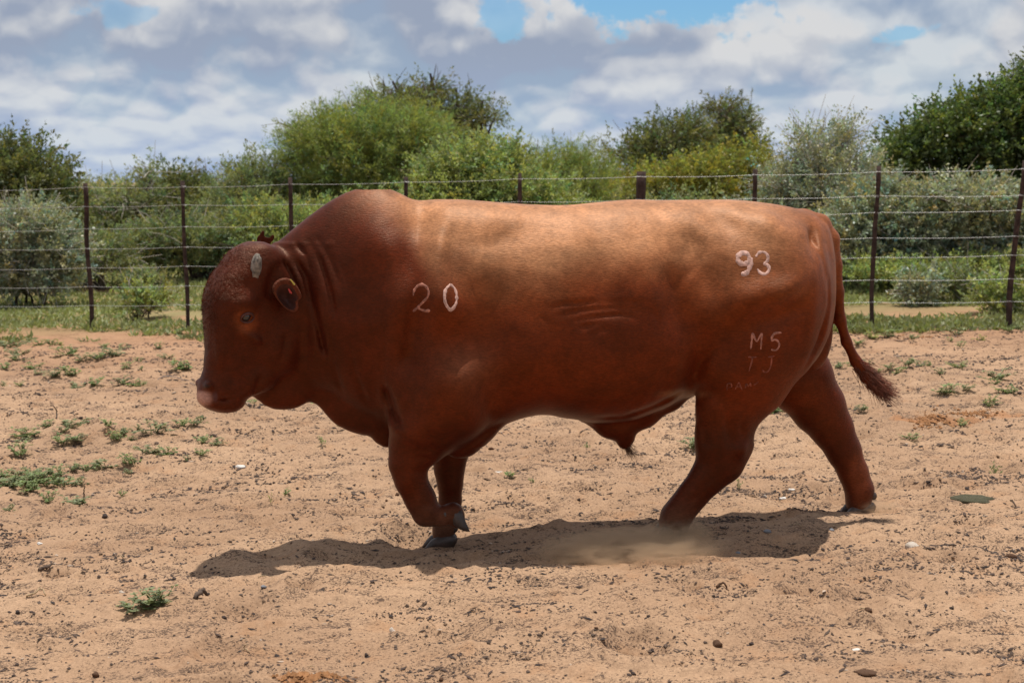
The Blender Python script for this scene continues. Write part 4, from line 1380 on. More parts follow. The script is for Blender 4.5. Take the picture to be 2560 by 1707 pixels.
def build_head():
    T = []
    for v, uf, ub, hw, n in HEAD:
        f1, b = head_f(uf, v); f0, _ = head_f(ub, v)
        T.append((b, f0, f1, hw, n))
    T = np.array(T)[::-1]
    sl = gslice((G_A[0], T[0, 0] - .07, -0.3), (HPA + 0.22, T[-1, 0] + .07, 0.40))
    A, B, C = axes(sl)
    f = (-(A - HPA) * math.cos(HY) + (C - HC0) * math.sin(HY)).astype(np.float32)
    l = ((A - HPA) * math.sin(HY) + (C - HC0) * math.cos(HY)).astype(np.float32)
    bv = B.ravel()
    f0, f1, hw, n = [sm_interp(bv, T[:, 0], T[:, i])[None, :, None].astype(np.float32) for i in range(1, 5)]
    fc = f0 + (f1 - f0) * 0.50
    fr = f > fc
    q = np.where(fr, (f - fc) / (f1 - fc), (fc - f) / (fc - f0))
    # the cheek is widest well behind the face line
    w = np.abs(l) / hw
    r = (q ** np.where(fr, n, 2.2) + w ** 2.3) ** (1 / 2.3) - 1
    ends = np.maximum(T[0, 0] - B, B - T[-1, 0]) + 0 * A
    d = normed(np.maximum(r.astype(np.float32) * 0.1, ends.astype(np.float32) + 0 * r))
    d = np.clip(d, -0.3, 0.3)

    def hell(u, v, lz, rf, rb, rl, k, sub=False, rot=0.0):
        nonlocal d
        fe, be = head_f(u, v)
        x = f - fe; y = B - be
        cr, sr = math.cos(rot), math.sin(rot)
        x, y = x * cr + y * sr, -x * sr + y * cr
        for s in ((1, -1) if lz else (1,)):
            z = l - s * lz
            q0 = np.sqrt((x / rf) ** 2 + (y / rb) ** 2 + (z / rl) ** 2)
            q1 = np.sqrt((x / rf ** 2) ** 2 + (y / rb ** 2) ** 2 + (z / rl ** 2) ** 2)
            e = q0 * (q0 - 1) / np.maximum(q1, 1e-4)
            if sub: d = -smin(-d, e, k)
            else: d = smin(d, e, k)
    hell(540, 684, 0.082, 0.060, 0.040, 0.050, 0.040)            # brow ridges
    hell(560, 600, 0.0, 0.070, 0.060, 0.085, 0.03)              # poll
    hell(632, 785, 0.070, 0.085, 0.11, 0.045, 0.05)             # cheeks
    hell(590, 860, 0.045, 0.06, 0.045, 0.035, 0.04)             # jaw
    hell(479, 868, 0.046, 0.018, 0.020, 0.026, 0.012)            # muzzle pads
    hell(526, 908, 0.0, 0.046, 0.026, 0.055, 0.02)              # chin
    hell(503, 775, 0.060, 0.022, 0.095, 0.022, 0.02)            # edges of the nose
    hell(556, 762, 0.105, 0.050, 0.014, 0.016, 0.02, rot=0.5)   # cheek bone below the eye
    hell(538, 730, 0.136, 0.034, 0.024, 0.034, 0.015, sub=True)  # eye hollow
    hell(600, 640, 0.120, 0.020, 0.060, 0.022, 0.02, sub=True, rot=0.3)
    hell(457, 887, 0.058, 0.010, 0.008, 0.022, 0.006, sub=True, rot=0.5)  # nostrils
    hell(505, 900, 0.080, 0.060, 0.0040, 0.024, 0.006, sub=True, rot=-0.12)  # mouth line
    hell(540, 775, 0.130, 0.040, 0.060, 0.022, 0.03, sub=True)  # hollow before the cheek
    put(sl, d, 0.035)


build_head()


# muscle, bone and folds: the surface is pushed out or in, round points seen on the near flank
def bump(u, v, ru, rv, amp, rot=0.0, side=1):
    a, b = pab(u, v, 0.3 * side); m = mpp(u)
    ru *= m; rv *= m; R = 2.6 * max(ru, rv)
    lo, hi = (0.02, G_C[1]) if side > 0 else (G_C[0], -0.02)
    sl = gslice((a - R, b - R, lo), (a + R, b + R, hi))
    A, B, C = axes(sl)
    x = A - a; y = B - b; cr, sr = math.cos(rot), math.sin(rot)
    x, y = x * cr - y * sr, x * sr + y * cr      # rot > 0 tilts the long axis down to the right
    g = 1.4 * amp * np.exp(-((x / ru) ** 2 + (y / rv) ** 2))
    g = g * smooth01((np.abs(C) - 0.03) / 0.08)
    F[sl] -= g.astype(np.float32)


BUMPS = [
    # shoulder: blade edge, the lit ridge down the shoulder, crease behind the hump
    (1010, 560, 26, 70, 0.016, 0.25), (1170, 550, 85, 36, -0.010, -0.30), (1100, 500, 120, 36, 0.007, 0.0),
    (1075, 600, 60, 50, 0.010, 0.0), (1010, 640, 28, 50, 0.008, 0.0), (950, 610, 38, 90, -0.026, 0.15),
    (868, 560, 62, 60, 0.024, 0.3), (905, 650, 60, 60, 0.008, 0.0), (956, 770, 30, 90, -0.030, 0.15), (1035, 700, 60, 40, 0.012, 0.4),
    (1030, 790, 50, 40, -0.010, 0.3), (1066, 862, 68, 46, 0.036, -0.5), (1010, 850, 30, 60, 0.008, 0.2), (1110, 800, 30, 70, -0.012, 0.0),
    (1140, 900, 40, 60, -0.012, 0.3), (960, 880, 30, 60, -0.012, 0.2), (1175, 620, 40, 90, -0.006, 0.0),
    # barrel
    (1180, 760, 60, 100, 0.006, 0), (1330, 560, 190, 70, 0.010, 0.0), (1400, 800, 200, 90, 0.012, 0), (1260, 700, 40, 80, 0.006, 0),
    (1540, 620, 36, 70, -0.012, -0.3), (1560, 720, 34, 84, -0.024, -0.25), (1500, 590, 60, 40, 0.010, 0.3), (1455, 560, 50, 40, -0.005, 0),
    (1600, 860, 24, 60, -0.020, 0.1),
    # hip bone, hollows above the thigh, thigh muscles
    (1610, 520, 60, 36, 0.010, 0.3), (1662, 512, 42, 24, -0.010, 0.2), (1740, 500, 60, 34, 0.012, 0.3), (1600, 560, 34, 40, -0.010, 0.0),
    (1624, 645, 40, 84, -0.020, -0.45), (1700, 700, 80, 56, 0.026, -0.3), (1700, 590, 70, 40, 0.010, 0), (1780, 720, 56, 24, -0.010, -0.6),
    (1804, 662, 50, 28, 0.024, -0.6), (1850, 560, 40, 30, -0.010, 0.5), (1835, 600, 40, 50, 0.008, 0), (1868, 700, 20, 90, 0.006, 0.1),
    (1660, 800, 50, 60, -0.008, 0), (1780, 820, 60, 60, 0.006, 0), (1820, 512, 30, 16, -0.010, 0.4), (1885, 555, 12, 30, -0.018, 0.3),
    (1012, 690, 44, 54, 0.012, 0.2), (1735, 668, 74, 30, 0.016, -0.35), (1730, 735, 70, 26, -0.012, -0.35), (1200, 845, 70, 50, 0.009, 0), (1130, 690, 50, 60, -0.008, 0.2),
    (915, 700, 40, 60, 0.012, 0.3), (1060, 940, 44, 36, 0.012, -0.3), (985, 980, 40, 30, 0.010, -0.3), (1500, 680, 60, 30, 0.008, 0.3), (1670, 860, 44, 50, 0.010, -0.4),
    (1655, 940, 30, 36, 0.010, -0.3), (1240, 620, 26, 110, -0.006, 0.05), (1310, 620, 22, 110, 0.005, 0.05), (1370, 610, 20, 100, -0.005, 0.05), (1430, 610, 22, 100, 0.005, 0.05),
    (1900, 985, 20, 40, 0.006, 0.4), (940, 1110, 14, 24, 0.005, 0.2), (985, 1185, 16, 14, 0.006, 0),
    # knee and hock
    (940, 1075, 20, 26, 0.004, 0), (1712, 1038, 16, 20, 0.014, 0), (1640, 1030, 26, 40, 0.005, 0), (1680, 985, 14, 50, -0.010, -0.2),
    # forehead to cheek
    (700, 760, 18, 150, -0.016, 0.08),
]
for bb_ in BUMPS: bump(*bb_)
for (u, v, ru, rv, amp, ro) in [x for x in BUMPS if x[0] > 800][::2]: bump(u, v, ru, rv, amp, ro, side=-1)

# skin folds: thin creases
def crease(pts, wpx, amp, side=1):
    P = np.array([pab(u, v, 0.25) for u, v in pts]); m = mpp(pts[0][0]); w = wpx * m
    lo = P.min(0) - 3 * w; hi = P.max(0) + 3 * w
    sl = gslice((lo[0], lo[1], 0.02), (hi[0], hi[1], G_C[1]))
    A, B, C = axes(sl)
    A2 = A[:, :, 0]; B2 = B[:, :, 0]
    best = np.full((A2.shape[0], B2.shape[1]), 9.0); along = best * 0
    tot = len(P) - 1
    for i in range(tot):
        d = P[i + 1] - P[i]; L = d @ d
        h = np.clip(((A2 - P[i][0]) * d[0] + (B2 - P[i][1]) * d[1]) / L, 0, 1)
        q = np.hypot(A2 - P[i][0] - h * d[0], B2 - P[i][1] - h * d[1])
        s = q < best
        along = np.where(s, (i + h) / tot, along); best = np.where(s, q, best)
    env = smooth01(along / 0.25) * smooth01((1 - along) / 0.25)
    brk = 0.72 + 0.5 * vnoise(along * tot * 1.7 + pts[0][0], along * 0 + 3, 19)
    g = amp * env * np.clip(brk, 0.15, 1.2) * np.exp(-(best / w) ** 2)
    F[sl] += (g[:, :, None] * smooth01((C - 0.03) / 0.05)).astype(np.float32)


CREASES = [
    ([(972, 640), (950, 720), (938, 800), (925, 880)], 20, 0.014), ([(1612, 590), (1596, 680), (1604, 780), (1600, 880)], 18, 0.014), ([(1150, 640), (1138, 740), (1150, 830), (1185, 910)], 22, 0.008), ([(1745, 760), (1790, 720), (1850, 690)], 16, 0.008),
    ([(496, 913), (530, 908), (568, 898)], 3.5, 0.007), ([(655, 760), (650, 820), (620, 872)], 8, 0.008), ([(508, 800), (520, 850), (545, 885)], 7, 0.005), ([(452, 872), (470, 866), (488, 872)], 3, 0.003), ([(456, 858), (472, 853), (488, 858)], 3, 0.003),
    ([(505, 720), (505, 770), (512, 820)], 8, 0.006),
    ([(1650, 1085), (1618, 1122), (1585, 1165)], 6, 0.006), ([(1700, 960), (1705, 1000), (1690, 1035)], 7, 0.008), ([(1615, 960), (1625, 1010), (1622, 1050)], 8, 0.006),
    ([(925, 1078), (950, 1086), (970, 1084)], 4, 0.004), ([(955, 1170), (975, 1162), (994, 1166)], 4, 0.004), ([(905, 1040), (925, 1050), (950, 1048)], 5, 0.004), ([(1000, 1040), (985, 1010), (990, 970)], 8, 0.008),
    ([(700, 545), (735, 600), (760, 680), (775, 760)], 6, 0.016), ([(722, 540), (760, 600), (790, 680)], 6, 0.012), ([(672, 556), (700, 590), (716, 640)], 5, 0.010),
    ([(668, 585), (700, 640), (722, 720), (740, 800), (760, 870)], 7, 0.024), ([(640, 590), (668, 640), (690, 700)], 6, 0.012),
    ([(760, 760), (765, 840), (790, 930)], 6, 0.008), ([(800, 780), (815, 860), (850, 950)], 6, 0.007),
    ([(745, 560), (800, 640), (835, 720)], 7, 0.004), ([(880, 880), (900, 930), (925, 990)], 8, 0.016), ([(905, 870), (935, 905), (945, 960)], 7, 0.007),
    ([(1240, 705), (1290, 693), (1350, 690), (1420, 688), (1480, 692)], 5.0, 0.0072), ([(1260, 719), (1320, 708), (1400, 702), (1470, 706)], 5.0, 0.0072),
    ([(1290, 732), (1350, 722), (1410, 717), (1460, 722)], 5.0, 0.0072), ([(1310, 748), (1350, 738), (1390, 734)], 5, 0.0055), ([(1335, 765), (1370, 750), (1400, 745)], 5, 0.0045), ([(1225, 716), (1250, 735), (1262, 770)], 6, 0.004), ([(1480, 700), (1500, 730), (1495, 770)], 7, 0.004),
    ([(1060, 566), (1130, 562), (1190, 530)], 14, 0.003), ([(1560, 650), (1590, 610), (1640, 560)], 9, 0.006),
    ([(1600, 880), (1610, 830), (1640, 780)], 9, 0.012), ([(1010, 1066), (1060, 1040), (1120, 1000), (1180, 965)], 8, 0.010),
    ([(1350, 964), (1440, 962), (1520, 930), (1590, 893)], 7, 0.010), ([(930, 1062), (960, 1050), (1005, 1060)], 5, 0.004),
    ([(1835, 858), (1880, 780), (1903, 700), (1905, 620)], 6, 0.016), ([(1878, 540), (1890, 600), (1900, 680)], 6, 0.010),
    ([(535, 620), (560, 608), (585, 612)], 4, 0.003), ([(530, 690), (548, 680), (566, 682)], 3.5, 0.005), ([(522, 700), (542, 690), (560, 692)], 3, 0.004),
    ([(455, 850), (470, 845), (490, 855)], 4, 0.004), ([(575, 912), (590, 890), (600, 860)], 7, 0.014), ([(636, 600), (640, 640), (628, 690)], 6, 0.008),
]
for c_ in CREASES: crease(*c_)
# faint ribs and slack skin all over the barrel
sl_ = gslice((pab(960, 700)[0], 0.45, 0.05), (pab(1860, 700)[0], 1.42, G_C[1]))
A_, B_, C_ = axes(sl_)
a2, b2 = np.meshgrid(A_.ravel(), B_.ravel(), indexing='ij')
wv = 0.0060 * fbm(a2 * 4.0 + 0.8 * b2, b2 * 4.0, 61, 3) + 0.0016 * vnoise(a2 * 19 + 2 * fbm(a2 * 2, b2 * 2, 5), b2 * 4.5, 63)
F[sl_] += wv[:, :, None].astype(np.float32)


def surface_nets(F, org, h):
    ins = F < 0
    nx, ny, nz = F.shape
    cnt = np.zeros((nx - 1, ny - 1, nz - 1), np.uint8)
    for i in (0, 1):
        for j in (0, 1):
            for k in (0, 1):
                cnt += ins[i:nx - 1 + i, j:ny - 1 + j, k:nz - 1 + k]
    act = (cnt > 0) & (cnt < 8)
    idx = np.full(act.shape, -1, np.int32)
    cells = np.argwhere(act)
    idx[act] = np.arange(len(cells))
    acc = np.zeros((len(cells), 3)); n = np.zeros(len(cells))
    cor = [(i, j, k) for i in (0, 1) for j in (0, 1) for k in (0, 1)]
    val = {c: F[cells[:, 0] + c[0], cells[:, 1] + c[1], cells[:, 2] + c[2]] for c in cor}
    for c in cor:
        for ax in range(3):
            if c[ax]: continue
            e = list(c); e[ax] = 1; e = tuple(e)
            va, vb = val[c], val[e]
            x = (va < 0) != (vb < 0)
            t = np.where(x, va / np.where(x, va - vb, 1), 0)
            p = np.tile(np.array(c, float), (len(cells), 1)); p[:, ax] = t
            acc[x] += p[x]; n[x] += 1
    V = (cells + acc / n[:, None]) * h + np.array(org)
    Q = []
    for ax in range(3):
        o1, o2 = [a for a in range(3) if a != ax]
        s0 = [slice(1, -1)] * 3; s1 = [slice(1, -1)] * 3
        s0[ax] = slice(0, -1); s1[ax] = slice(1, None)
        i0, i1 = ins[tuple(s0)], ins[tuple(s1)]
        ed = np.argwhere(i0 != i1)
        off = np.array([1, 1, 1]); off[ax] = 0
        ed = ed + off
        inside = ins[ed[:, 0], ed[:, 1], ed[:, 2]]
        q = []
        for d1, d2 in ((0, 0), (1, 0), (1, 1), (0, 1)):
            c = ed.copy(); c[:, o1] -= d1; c[:, o2] -= d2
            q.append(idx[c[:, 0], c[:, 1], c[:, 2]])
        q = np.stack(q, 1)
        flip = inside if ax != 1 else ~inside
        q[flip] = q[flip][:, ::-1]
        Q.append(q)
    Q = np.concatenate(Q)
    return V, Q[(Q >= 0).all(1)]


BV, BQ = surface_nets(F, (ga[0], gb[0], gc[0]), VOX)
# light smoothing, then throw away any loose crumb
def relax(V, Q, it=2, lam=0.5):
    n = len(V)
    e = np.concatenate([Q[:, [i, (i + 1) % 4]] for i in range(4)])
    for _ in range(it):
        s = np.zeros((n, 3)); c = np.zeros(n)
        for k in range(3):
            s[:, k] = np.bincount(e[:, 0], V[e[:, 1], k], n) + np.bincount(e[:, 1], V[e[:, 0], k], n)
        c = np.bincount(e[:, 0], minlength=n) + np.bincount(e[:, 1], minlength=n)
        V = V + lam * (s / np.maximum(c, 1)[:, None] - V)
    return V
BV = relax(BV, BQ, 2, 0.5)
lab = np.arange(len(BV))
e_ = np.concatenate([BQ[:, [0, 1]], BQ[:, [1, 2]], BQ[:, [2, 3]]])
for _ in range(400):
    m_ = np.minimum(lab[e_[:, 0]], lab[e_[:, 1]])
    l2 = lab.copy()
    np.minimum.at(l2, e_[:, 0], m_); np.minimum.at(l2, e_[:, 1], m_)
    l2 = l2[l2]
    if np.array_equal(l2, lab): break
    lab = l2
big_ = np.bincount(lab).argmax()
keep_ = (lab == big_); BQ = BQ[keep_[BQ].all(1)]
re_ = np.cumsum(keep_) - 1; BV = BV[keep_]; BQ = re_[BQ]
del F


def abc2w(P):
    P = np.asarray(P, float)
    return BO + P[..., 0:1] * BA + P[..., 1:2] * np.array([0, 0, 1.0]) + P[..., 2:3] * BN


BW = abc2w(BV)
# screen position of each point, only to say where on the hide a colour lies
def hide_uv(W):
    d = W - CAMP
    c, s = math.cos(PITCH), math.sin(PITCH)
    f = d[:, 1] * c - d[:, 2] * s; up = d[:, 1] * s + d[:, 2] * c
    return (CX + FPX * d[:, 0] / f) / S, (CY - FPX * up / f) / S


# ---- pigment and painted-in light: redder head, neck and legs, paler muzzle, lit belly fold, warm ring round the eye
hu, hv = hide_uv(BW)
def blob(u, v, ru, rv, p=1.0, near=True):
    g = np.exp(-(((hu - u) / ru) ** 2 + ((hv - v) / rv) ** 2) ** p)
    return g * (BV[:, 2] > -0.02) if near else g
trunk_c = np.array([0.108, 0.0150, 0.0030]); dark_c = np.array([0.060, 0.0080, 0.0028]); lit_back_c = np.array([0.440, 0.200, 0.090])  # sunlit tone of the back and shaded tone of the lower flank, as colour
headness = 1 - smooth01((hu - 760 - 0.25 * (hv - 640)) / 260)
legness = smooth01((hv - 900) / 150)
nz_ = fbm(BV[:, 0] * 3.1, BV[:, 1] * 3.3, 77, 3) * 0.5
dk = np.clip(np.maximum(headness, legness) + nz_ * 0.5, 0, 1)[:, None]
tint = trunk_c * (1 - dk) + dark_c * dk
def paint(mask, c):
    global tint
    m = np.clip(mask, 0, 1)[:, None]
    tint = tint * (1 - m) + np.array(c) * m
# sunlit tan painted into the coat along the back and over the barrel, ragged at its edge
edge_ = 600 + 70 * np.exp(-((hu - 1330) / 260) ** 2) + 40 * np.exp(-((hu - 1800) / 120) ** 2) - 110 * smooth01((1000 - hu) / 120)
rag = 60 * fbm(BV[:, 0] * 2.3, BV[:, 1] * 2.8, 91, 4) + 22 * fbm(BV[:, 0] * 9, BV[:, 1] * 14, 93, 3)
lit_back = smooth01((edge_ + rag - hv) / 150 + 0.35) * smooth01((hu - 740) / 260) * (1 - 0.55 * smooth01((hu - 1720) / 180))
paint(lit_back * 0.92, lit_back_c)
mid_lit = smooth01((edge_ + 150 + rag * 1.4 - hv) / 220) * smooth01((hu - 960) / 160) * (1 - lit_back)
paint(mid_lit * 0.55, (0.270, 0.060, 0.011))  # orange of the half-lit flank painted in
paint(blob(1075, 850, 60, 50) * 0.5, (0.26, 0.085, 0.04))  # sunlight on the point of the shoulder, painted
paint(blob(563, 738, 24, 26, 1.6) * 0.8, (0.30, 0.068, 0.020))
paint(np.exp(-(((hu - 463) / 22) ** 2 + ((hv - 914) / 19) ** 2) ** 2) * 0.9 * smooth01((hv - 894) / 8), (0.46, 0.25, 0.19))
paint(blob(494, 912, 6, 12, 2) * 0.85, (0.07, 0.03, 0.03))
paint(blob(474, 887, 8, 4.5, 2) * 0.92, (0.015, 0.007, 0.007))  # shade inside the nostril painted on
paint(blob(1975, 1090, 26, 60, 2, False) * 0.5, (0.22, 0.05, 0.018))  # painted lit patch on the far hind leg
paint(blob(1570, 905, 50, 10, 1.5) * 0.5, (0.30, 0.15, 0.07))  # light catching the belly fold, put into the colour
paint(smooth01((hv - 1130) / 110)[:] * 0.35, (0.20, 0.12, 0.075))


def coat_material():
    m, n, bs = new_mat('bull_coat')
    at = n.new('ShaderNodeVertexColor'); at.layer_name = 'tint'
    tc = n.new('ShaderNodeTexCoord')
    mp = n.new('ShaderNodeMapping'); n.link(tc.outputs['Object'], mp.inputs[0])
    mp.inputs['Scale'].default_value = (0.45, 0.8, 1.5)
    big = n.noise(tc.outputs['Object'], 5.5, 4, 0.6)
    hair = n.noise(mp.outputs[0], 130, 3, 0.6)
    fine = n.noise(mp.outputs[0], 420, 2, 0.6)
    f1 = n.rng(big.outputs[0], 0.3, 0.7, 0.78, 1.22)
    f2 = n.rng(hair.outputs[0], 0.3, 0.7, 0.80, 1.20)
    f3 = n.rng(n.noise(tc.outputs['Object'], 24, 4, 0.65).outputs[0], 0.3, 0.7, 0.84, 1.15)
    f1 = n.math('MULTIPLY', f1, f3)
    c = n.mix(1.0, at.outputs[0], n.comb(f1, f1, f1), 'MULTIPLY')
    c = n.mix(1.0, c, n.comb(f2, f2, f2), 'MULTIPLY')
    n.link(c, bs.inputs['Base Color'])
    bs.inputs['Roughness'].default_value = 0.46
    bs.inputs['Specular IOR Level'].default_value = 0.34
    bs.inputs['Specular Tint'].default_value = (1.0, 0.56, 0.30, 1)
    bs.inputs['Sheen Weight'].default_value = 0.05
    bs.inputs['Sheen Roughness'].default_value = 0.38
    bs.inputs['Sheen Tint'].default_value = (0.95, 0.66, 0.45, 1)
    curl = n.noise(tc.outputs['Object'], 62, 4, 0.65, dist=1.2)
    b0 = n.new('ShaderNodeBump'); b0.inputs['Distance'].default_value = 0.012
    n.link(n.math('MULTIPLY', at.outputs['Alpha'], 0.9), b0.inputs['Strength'])
    n.link(curl.outputs[0], b0.inputs['Height'])
    b1 = n.new('ShaderNodeBump'); b1.inputs['Strength'].default_value = 0.45; b1.inputs['Distance'].default_value = 0.0035
    n.link(b0.outputs[0], b1.inputs['Normal'])
    n.link(hair.outputs[0], b1.inputs['Height'])
    b2 = n.new('ShaderNodeBump'); b2.inputs['Strength'].default_value = 0.35; b2.inputs['Distance'].default_value = 0.0015
    n.link(fine.outputs[0], b2.inputs['Height']); n.link(b1.outputs[0], b2.inputs['Normal'])
    n.link(b2.outputs[0], bs.inputs['Normal'])
    return m


M_coat = coat_material()
M_hoof = simple('hoof_horn', (0.055, 0.036, 0.028), 0.45, 0.5, 0.5, 60, 0.3, 30)
M_horn = simple('horn_stump', (0.22, 0.19, 0.155), 0.8, 0.3, 0.9, 90, 0.55, 45, 0.004)
M_eye = simple('eye_wet', (0.018, 0.016, 0.018), 0.08, 0.8)
M_lid = simple('eyelid_skin', (0.085, 0.025, 0.016), 0.5, 0.4, 0.4, 200, 0.2, 60)
M_brand = simple('brand_scar', (0.56, 0.34, 0.27), 0.7, 0.25, 0.6, 160, 0.32, 70)
M_brand2 = simple('faint_brand_scar', (0.40, 0.165, 0.11), 0.7, 0.25, 0.6, 160, 0.5, 50)
M_brand3 = simple('faintest_brand_scar', (0.22, 0.062, 0.035), 0.7, 0.25, 0.6, 160, 0.6, 40)
M_inner = simple('ear_inside', (0.055, 0.016, 0.010), 0.6, 0.3, 0.5, 150, 0.2, 60)
M_yel = simple('yellow_tag', (0.75, 0.62, 0.06), 0.45)
M_yel2 = simple('dull_yellow_tag', (0.45, 0.36, 0.05), 0.6)
M_red = simple('red_tag', (0.45, 0.03, 0.02), 0.45)
M_pink = simple('pink_tag', (0.85, 0.25, 0.2), 0.5)
M_hair = simple('tail_hair', (0.16, 0.045, 0.02), 0.5, 0.4, 0, 1, 0.4, 20)
M_hair2 = simple('sheath_hair', (0.15, 0.07, 0.035), 0.6, 0.3, 0, 1, 0.3, 20)

bull = empty('bull', tuple(BO))
tag(bull, 'big red-brown bull with a hump and number brands walking across the sand', 'bull')
bull.name = 'bull'
Bi = np.array(BO)


def bpart(name, V, Fs, mat, smooth=True, parent=None, col=None, label=None):
    o = mesh_np(name, np.asarray(V) - Bi, Fs, mat, None, smooth, col)
    p = parent or bull
    o.parent = p
    if label: o['label'] = label
    return o


curl_m = np.clip(blob(500, 650, 70, 150, 1.5, False) + 0.5 * blob(560, 600, 70, 50, 1.5), 0, 1) * 0.9 + 0.04
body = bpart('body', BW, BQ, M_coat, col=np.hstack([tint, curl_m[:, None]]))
tri = np.concatenate([BQ[:, [0, 1, 2]], BQ[:, [0, 2, 3]]])
bvh = BVHTree.FromPolygons([Vector(p) for p in BW.tolist()], tri.tolist())


def hit(u, v):
    d = Vector(ray(u * S, v * S)).normalized()
    loc, nor, i, t = bvh.ray_cast(Vector(CAMP), d)
    if loc is None: return None
    if nor.dot(d) > 0: nor = -nor
    return np.array(loc), np.array(nor)


def stroke(pts, wpx, mat, name='brand_mark', closed=False, raise_=0.0009, label=None, taper=True):
    """a raised scar along pts (2352 px), laid on the hide"""
    P = np.array(pts, float)
    if closed: P = np.vstack([P, P[:1]])
    s = np.r_[0, np.cumsum(np.hypot(*np.diff(P, axis=0).T))]
    n = max(6, int(s[-1] / 2.2))
    t = np.linspace(0, s[-1], n)
    X = sm_interp(t, s, P[:, 0]) if len(P) > 3 else np.interp(t, s, P[:, 0])
    Y = sm_interp(t, s, P[:, 1]) if len(P) > 3 else np.interp(t, s, P[:, 1])
    L = []; N = []
    for x, y in zip(X, Y):
        h = hit(x, y)
        if h is None: continue
        L.append(h[0]); N.append(h[1])
    L = np.array(L); N = np.array(N)
    for _ in range(3):
        N[1:-1] = (N[:-2] + N[1:-1] + N[2:]) / 3
    N /= np.linalg.norm(N, axis=1)[:, None]
    T = np.gradient(L, axis=0); T /= np.linalg.norm(T, axis=1)[:, None] + 1e-9
    Bn = np.cross(T, N); Bn /= np.linalg.norm(Bn, axis=1)[:, None] + 1e-9
    w = wpx * 0.5 * mpp(pts[0][0]) * (1 + 0.30 * vnoise(np.arange(len(L)) * 0.31 + pts[0][0], np.zeros(len(L)), 3) + 0.10 * np.sin(np.arange(len(L)) * 1.3))
    if taper and not closed:
        k = np.arange(len(L)) / (len(L) - 1)
        w = w * (0.45 + 0.55 * np.clip(np.minimum(k, 1 - k) / 0.10, 0, 1) ** 0.5)
    V = []
    prof = [(-1.0, -2.5), (-0.75, 0.7), (0, 1.5), (0.75, 0.7), (1.0, -2.5)]
    for q, hgt in prof:
        V.append(L + Bn * (q * w)[:, None] + N * (hgt * raise_))
    V = np.stack(V, 1).reshape(-1, 3)
    Fq = []
    m = len(prof)
    for i in range(len(L) - 1):
        for k in range(m - 1):
            Fq.append((i * m + k, i * m + k + 1, (i + 1) * m + k + 1, (i + 1) * m + k))
    return bpart(name, V, np.array(Fq), mat, label=label)


def cp(x, y, k):
    """crop pixel -> 2352 px: the two zoomed crops the brands were read from"""
    if k == 5: return ((1750 + x * 0.28067) / S, (580 + y * 0.28062) / S)
    if k == 4: return ((950 + x * 0.17007) / S, (640 + y * 0.17005) / S)
    return ((450 + x * 0.33167) / S, (540 + y * 0.33163) / S)


def strokes(k, lst, w, mat, label):
    for pts, cl in lst:
        stroke([cp(x, y, k) for x, y in pts], w, mat, closed=cl, label=label)


el_ = [(388 + 52 * math.cos(t), 236 + 50 * math.sin(t)) for t in np.linspace(0, 2 * math.pi, 16, endpoint=False)]
strokes(5, [(el_, True), ([(446, 225), (452, 262), (444, 310), (426, 350), (400, 373), (366, 372)], False)], 12, M_brand, 'digit 9 brand on the rump')
strokes(5, [([(498, 222), (520, 190), (555, 178), (590, 192), (606, 228), (598, 262), (574, 282), (602, 296), (616, 325), (606, 356), (575, 375), (545, 368), (510, 330)], False)], 8.5, M_brand, 'digit 3 brand on the rump')
strokes(5, [([(452, 1040), (462, 965), (470, 905), (486, 940), (505, 975), (528, 940), (548, 905), (546, 975), (542, 1045)], False)], 5, M_brand2, 'letter M brand on the thigh')
strokes(5, [([(725, 896), (690, 898), (662, 906), (640, 968), (668, 958), (694, 972), (706, 1000), (698, 1032), (672, 1054), (634, 1046)], False)], 5.5, M_brand2, 'digit 5 brand on the thigh')
strokes(5, [([(428, 1112), (468, 1116), (506, 1114)], False), ([(468, 1118), (460, 1160), (446, 1205), (436, 1240)], False)], 4, M_brand3, 'letter T brand on the thigh')
strokes(5, [([(606, 1114), (636, 1110), (664, 1104)], False), ([(640, 1112), (636, 1160), (622, 1215), (598, 1246), (572, 1248), (556, 1226)], False)], 4, M_brand3, 'letter J brand on the thigh')
strokes(5, [([(316, 1398), (332, 1365), (346, 1340), (358, 1368), (376, 1405)], False), ([(326, 1380), (345, 1376), (364, 1380)], False),
            ([(404, 1388), (414, 1350), (430, 1374), (448, 1345), (454, 1376)], False), ([(478, 1360), (500, 1352), (520, 1332)], False),
            ([(240, 1410), (250, 1352), (275, 1350), (280, 1378), (254, 1385)], False)], 3.6, M_brand3, 'faint letters branded low on the thigh')
strokes(4, [([(490, 582), (500, 515), (545, 448), (615, 420), (680, 455), (714, 525), (700, 600), (640, 668), (575, 735), (520, 790), (482, 815)], False),
            ([(488, 812), (545, 765), (620, 795), (690, 808), (738, 800)], False)], 7.5, M_brand2, 'digit 2 brand on the shoulder')
strokes(4, [([(1040, 418), (1098, 480), (1128, 600), (1105, 725), (1040, 790), (975, 720), (950, 600), (975, 480)], True)], 8.0, M_brand, 'digit 0 brand on the shoulder')

# ---- eye, lids, horn, ears, tags
def wpt(u, v, c):
    a, b = pab(u, v, c)
    return abc2w(np.array([[a, b, c]]))[0]


he = hit(566, 728)
ec = he[0] - he[1] * 0.008
V_, F_ = sphere_np(ec, 0.0200)
eye = bpart('eye', V_, F_, M_eye)
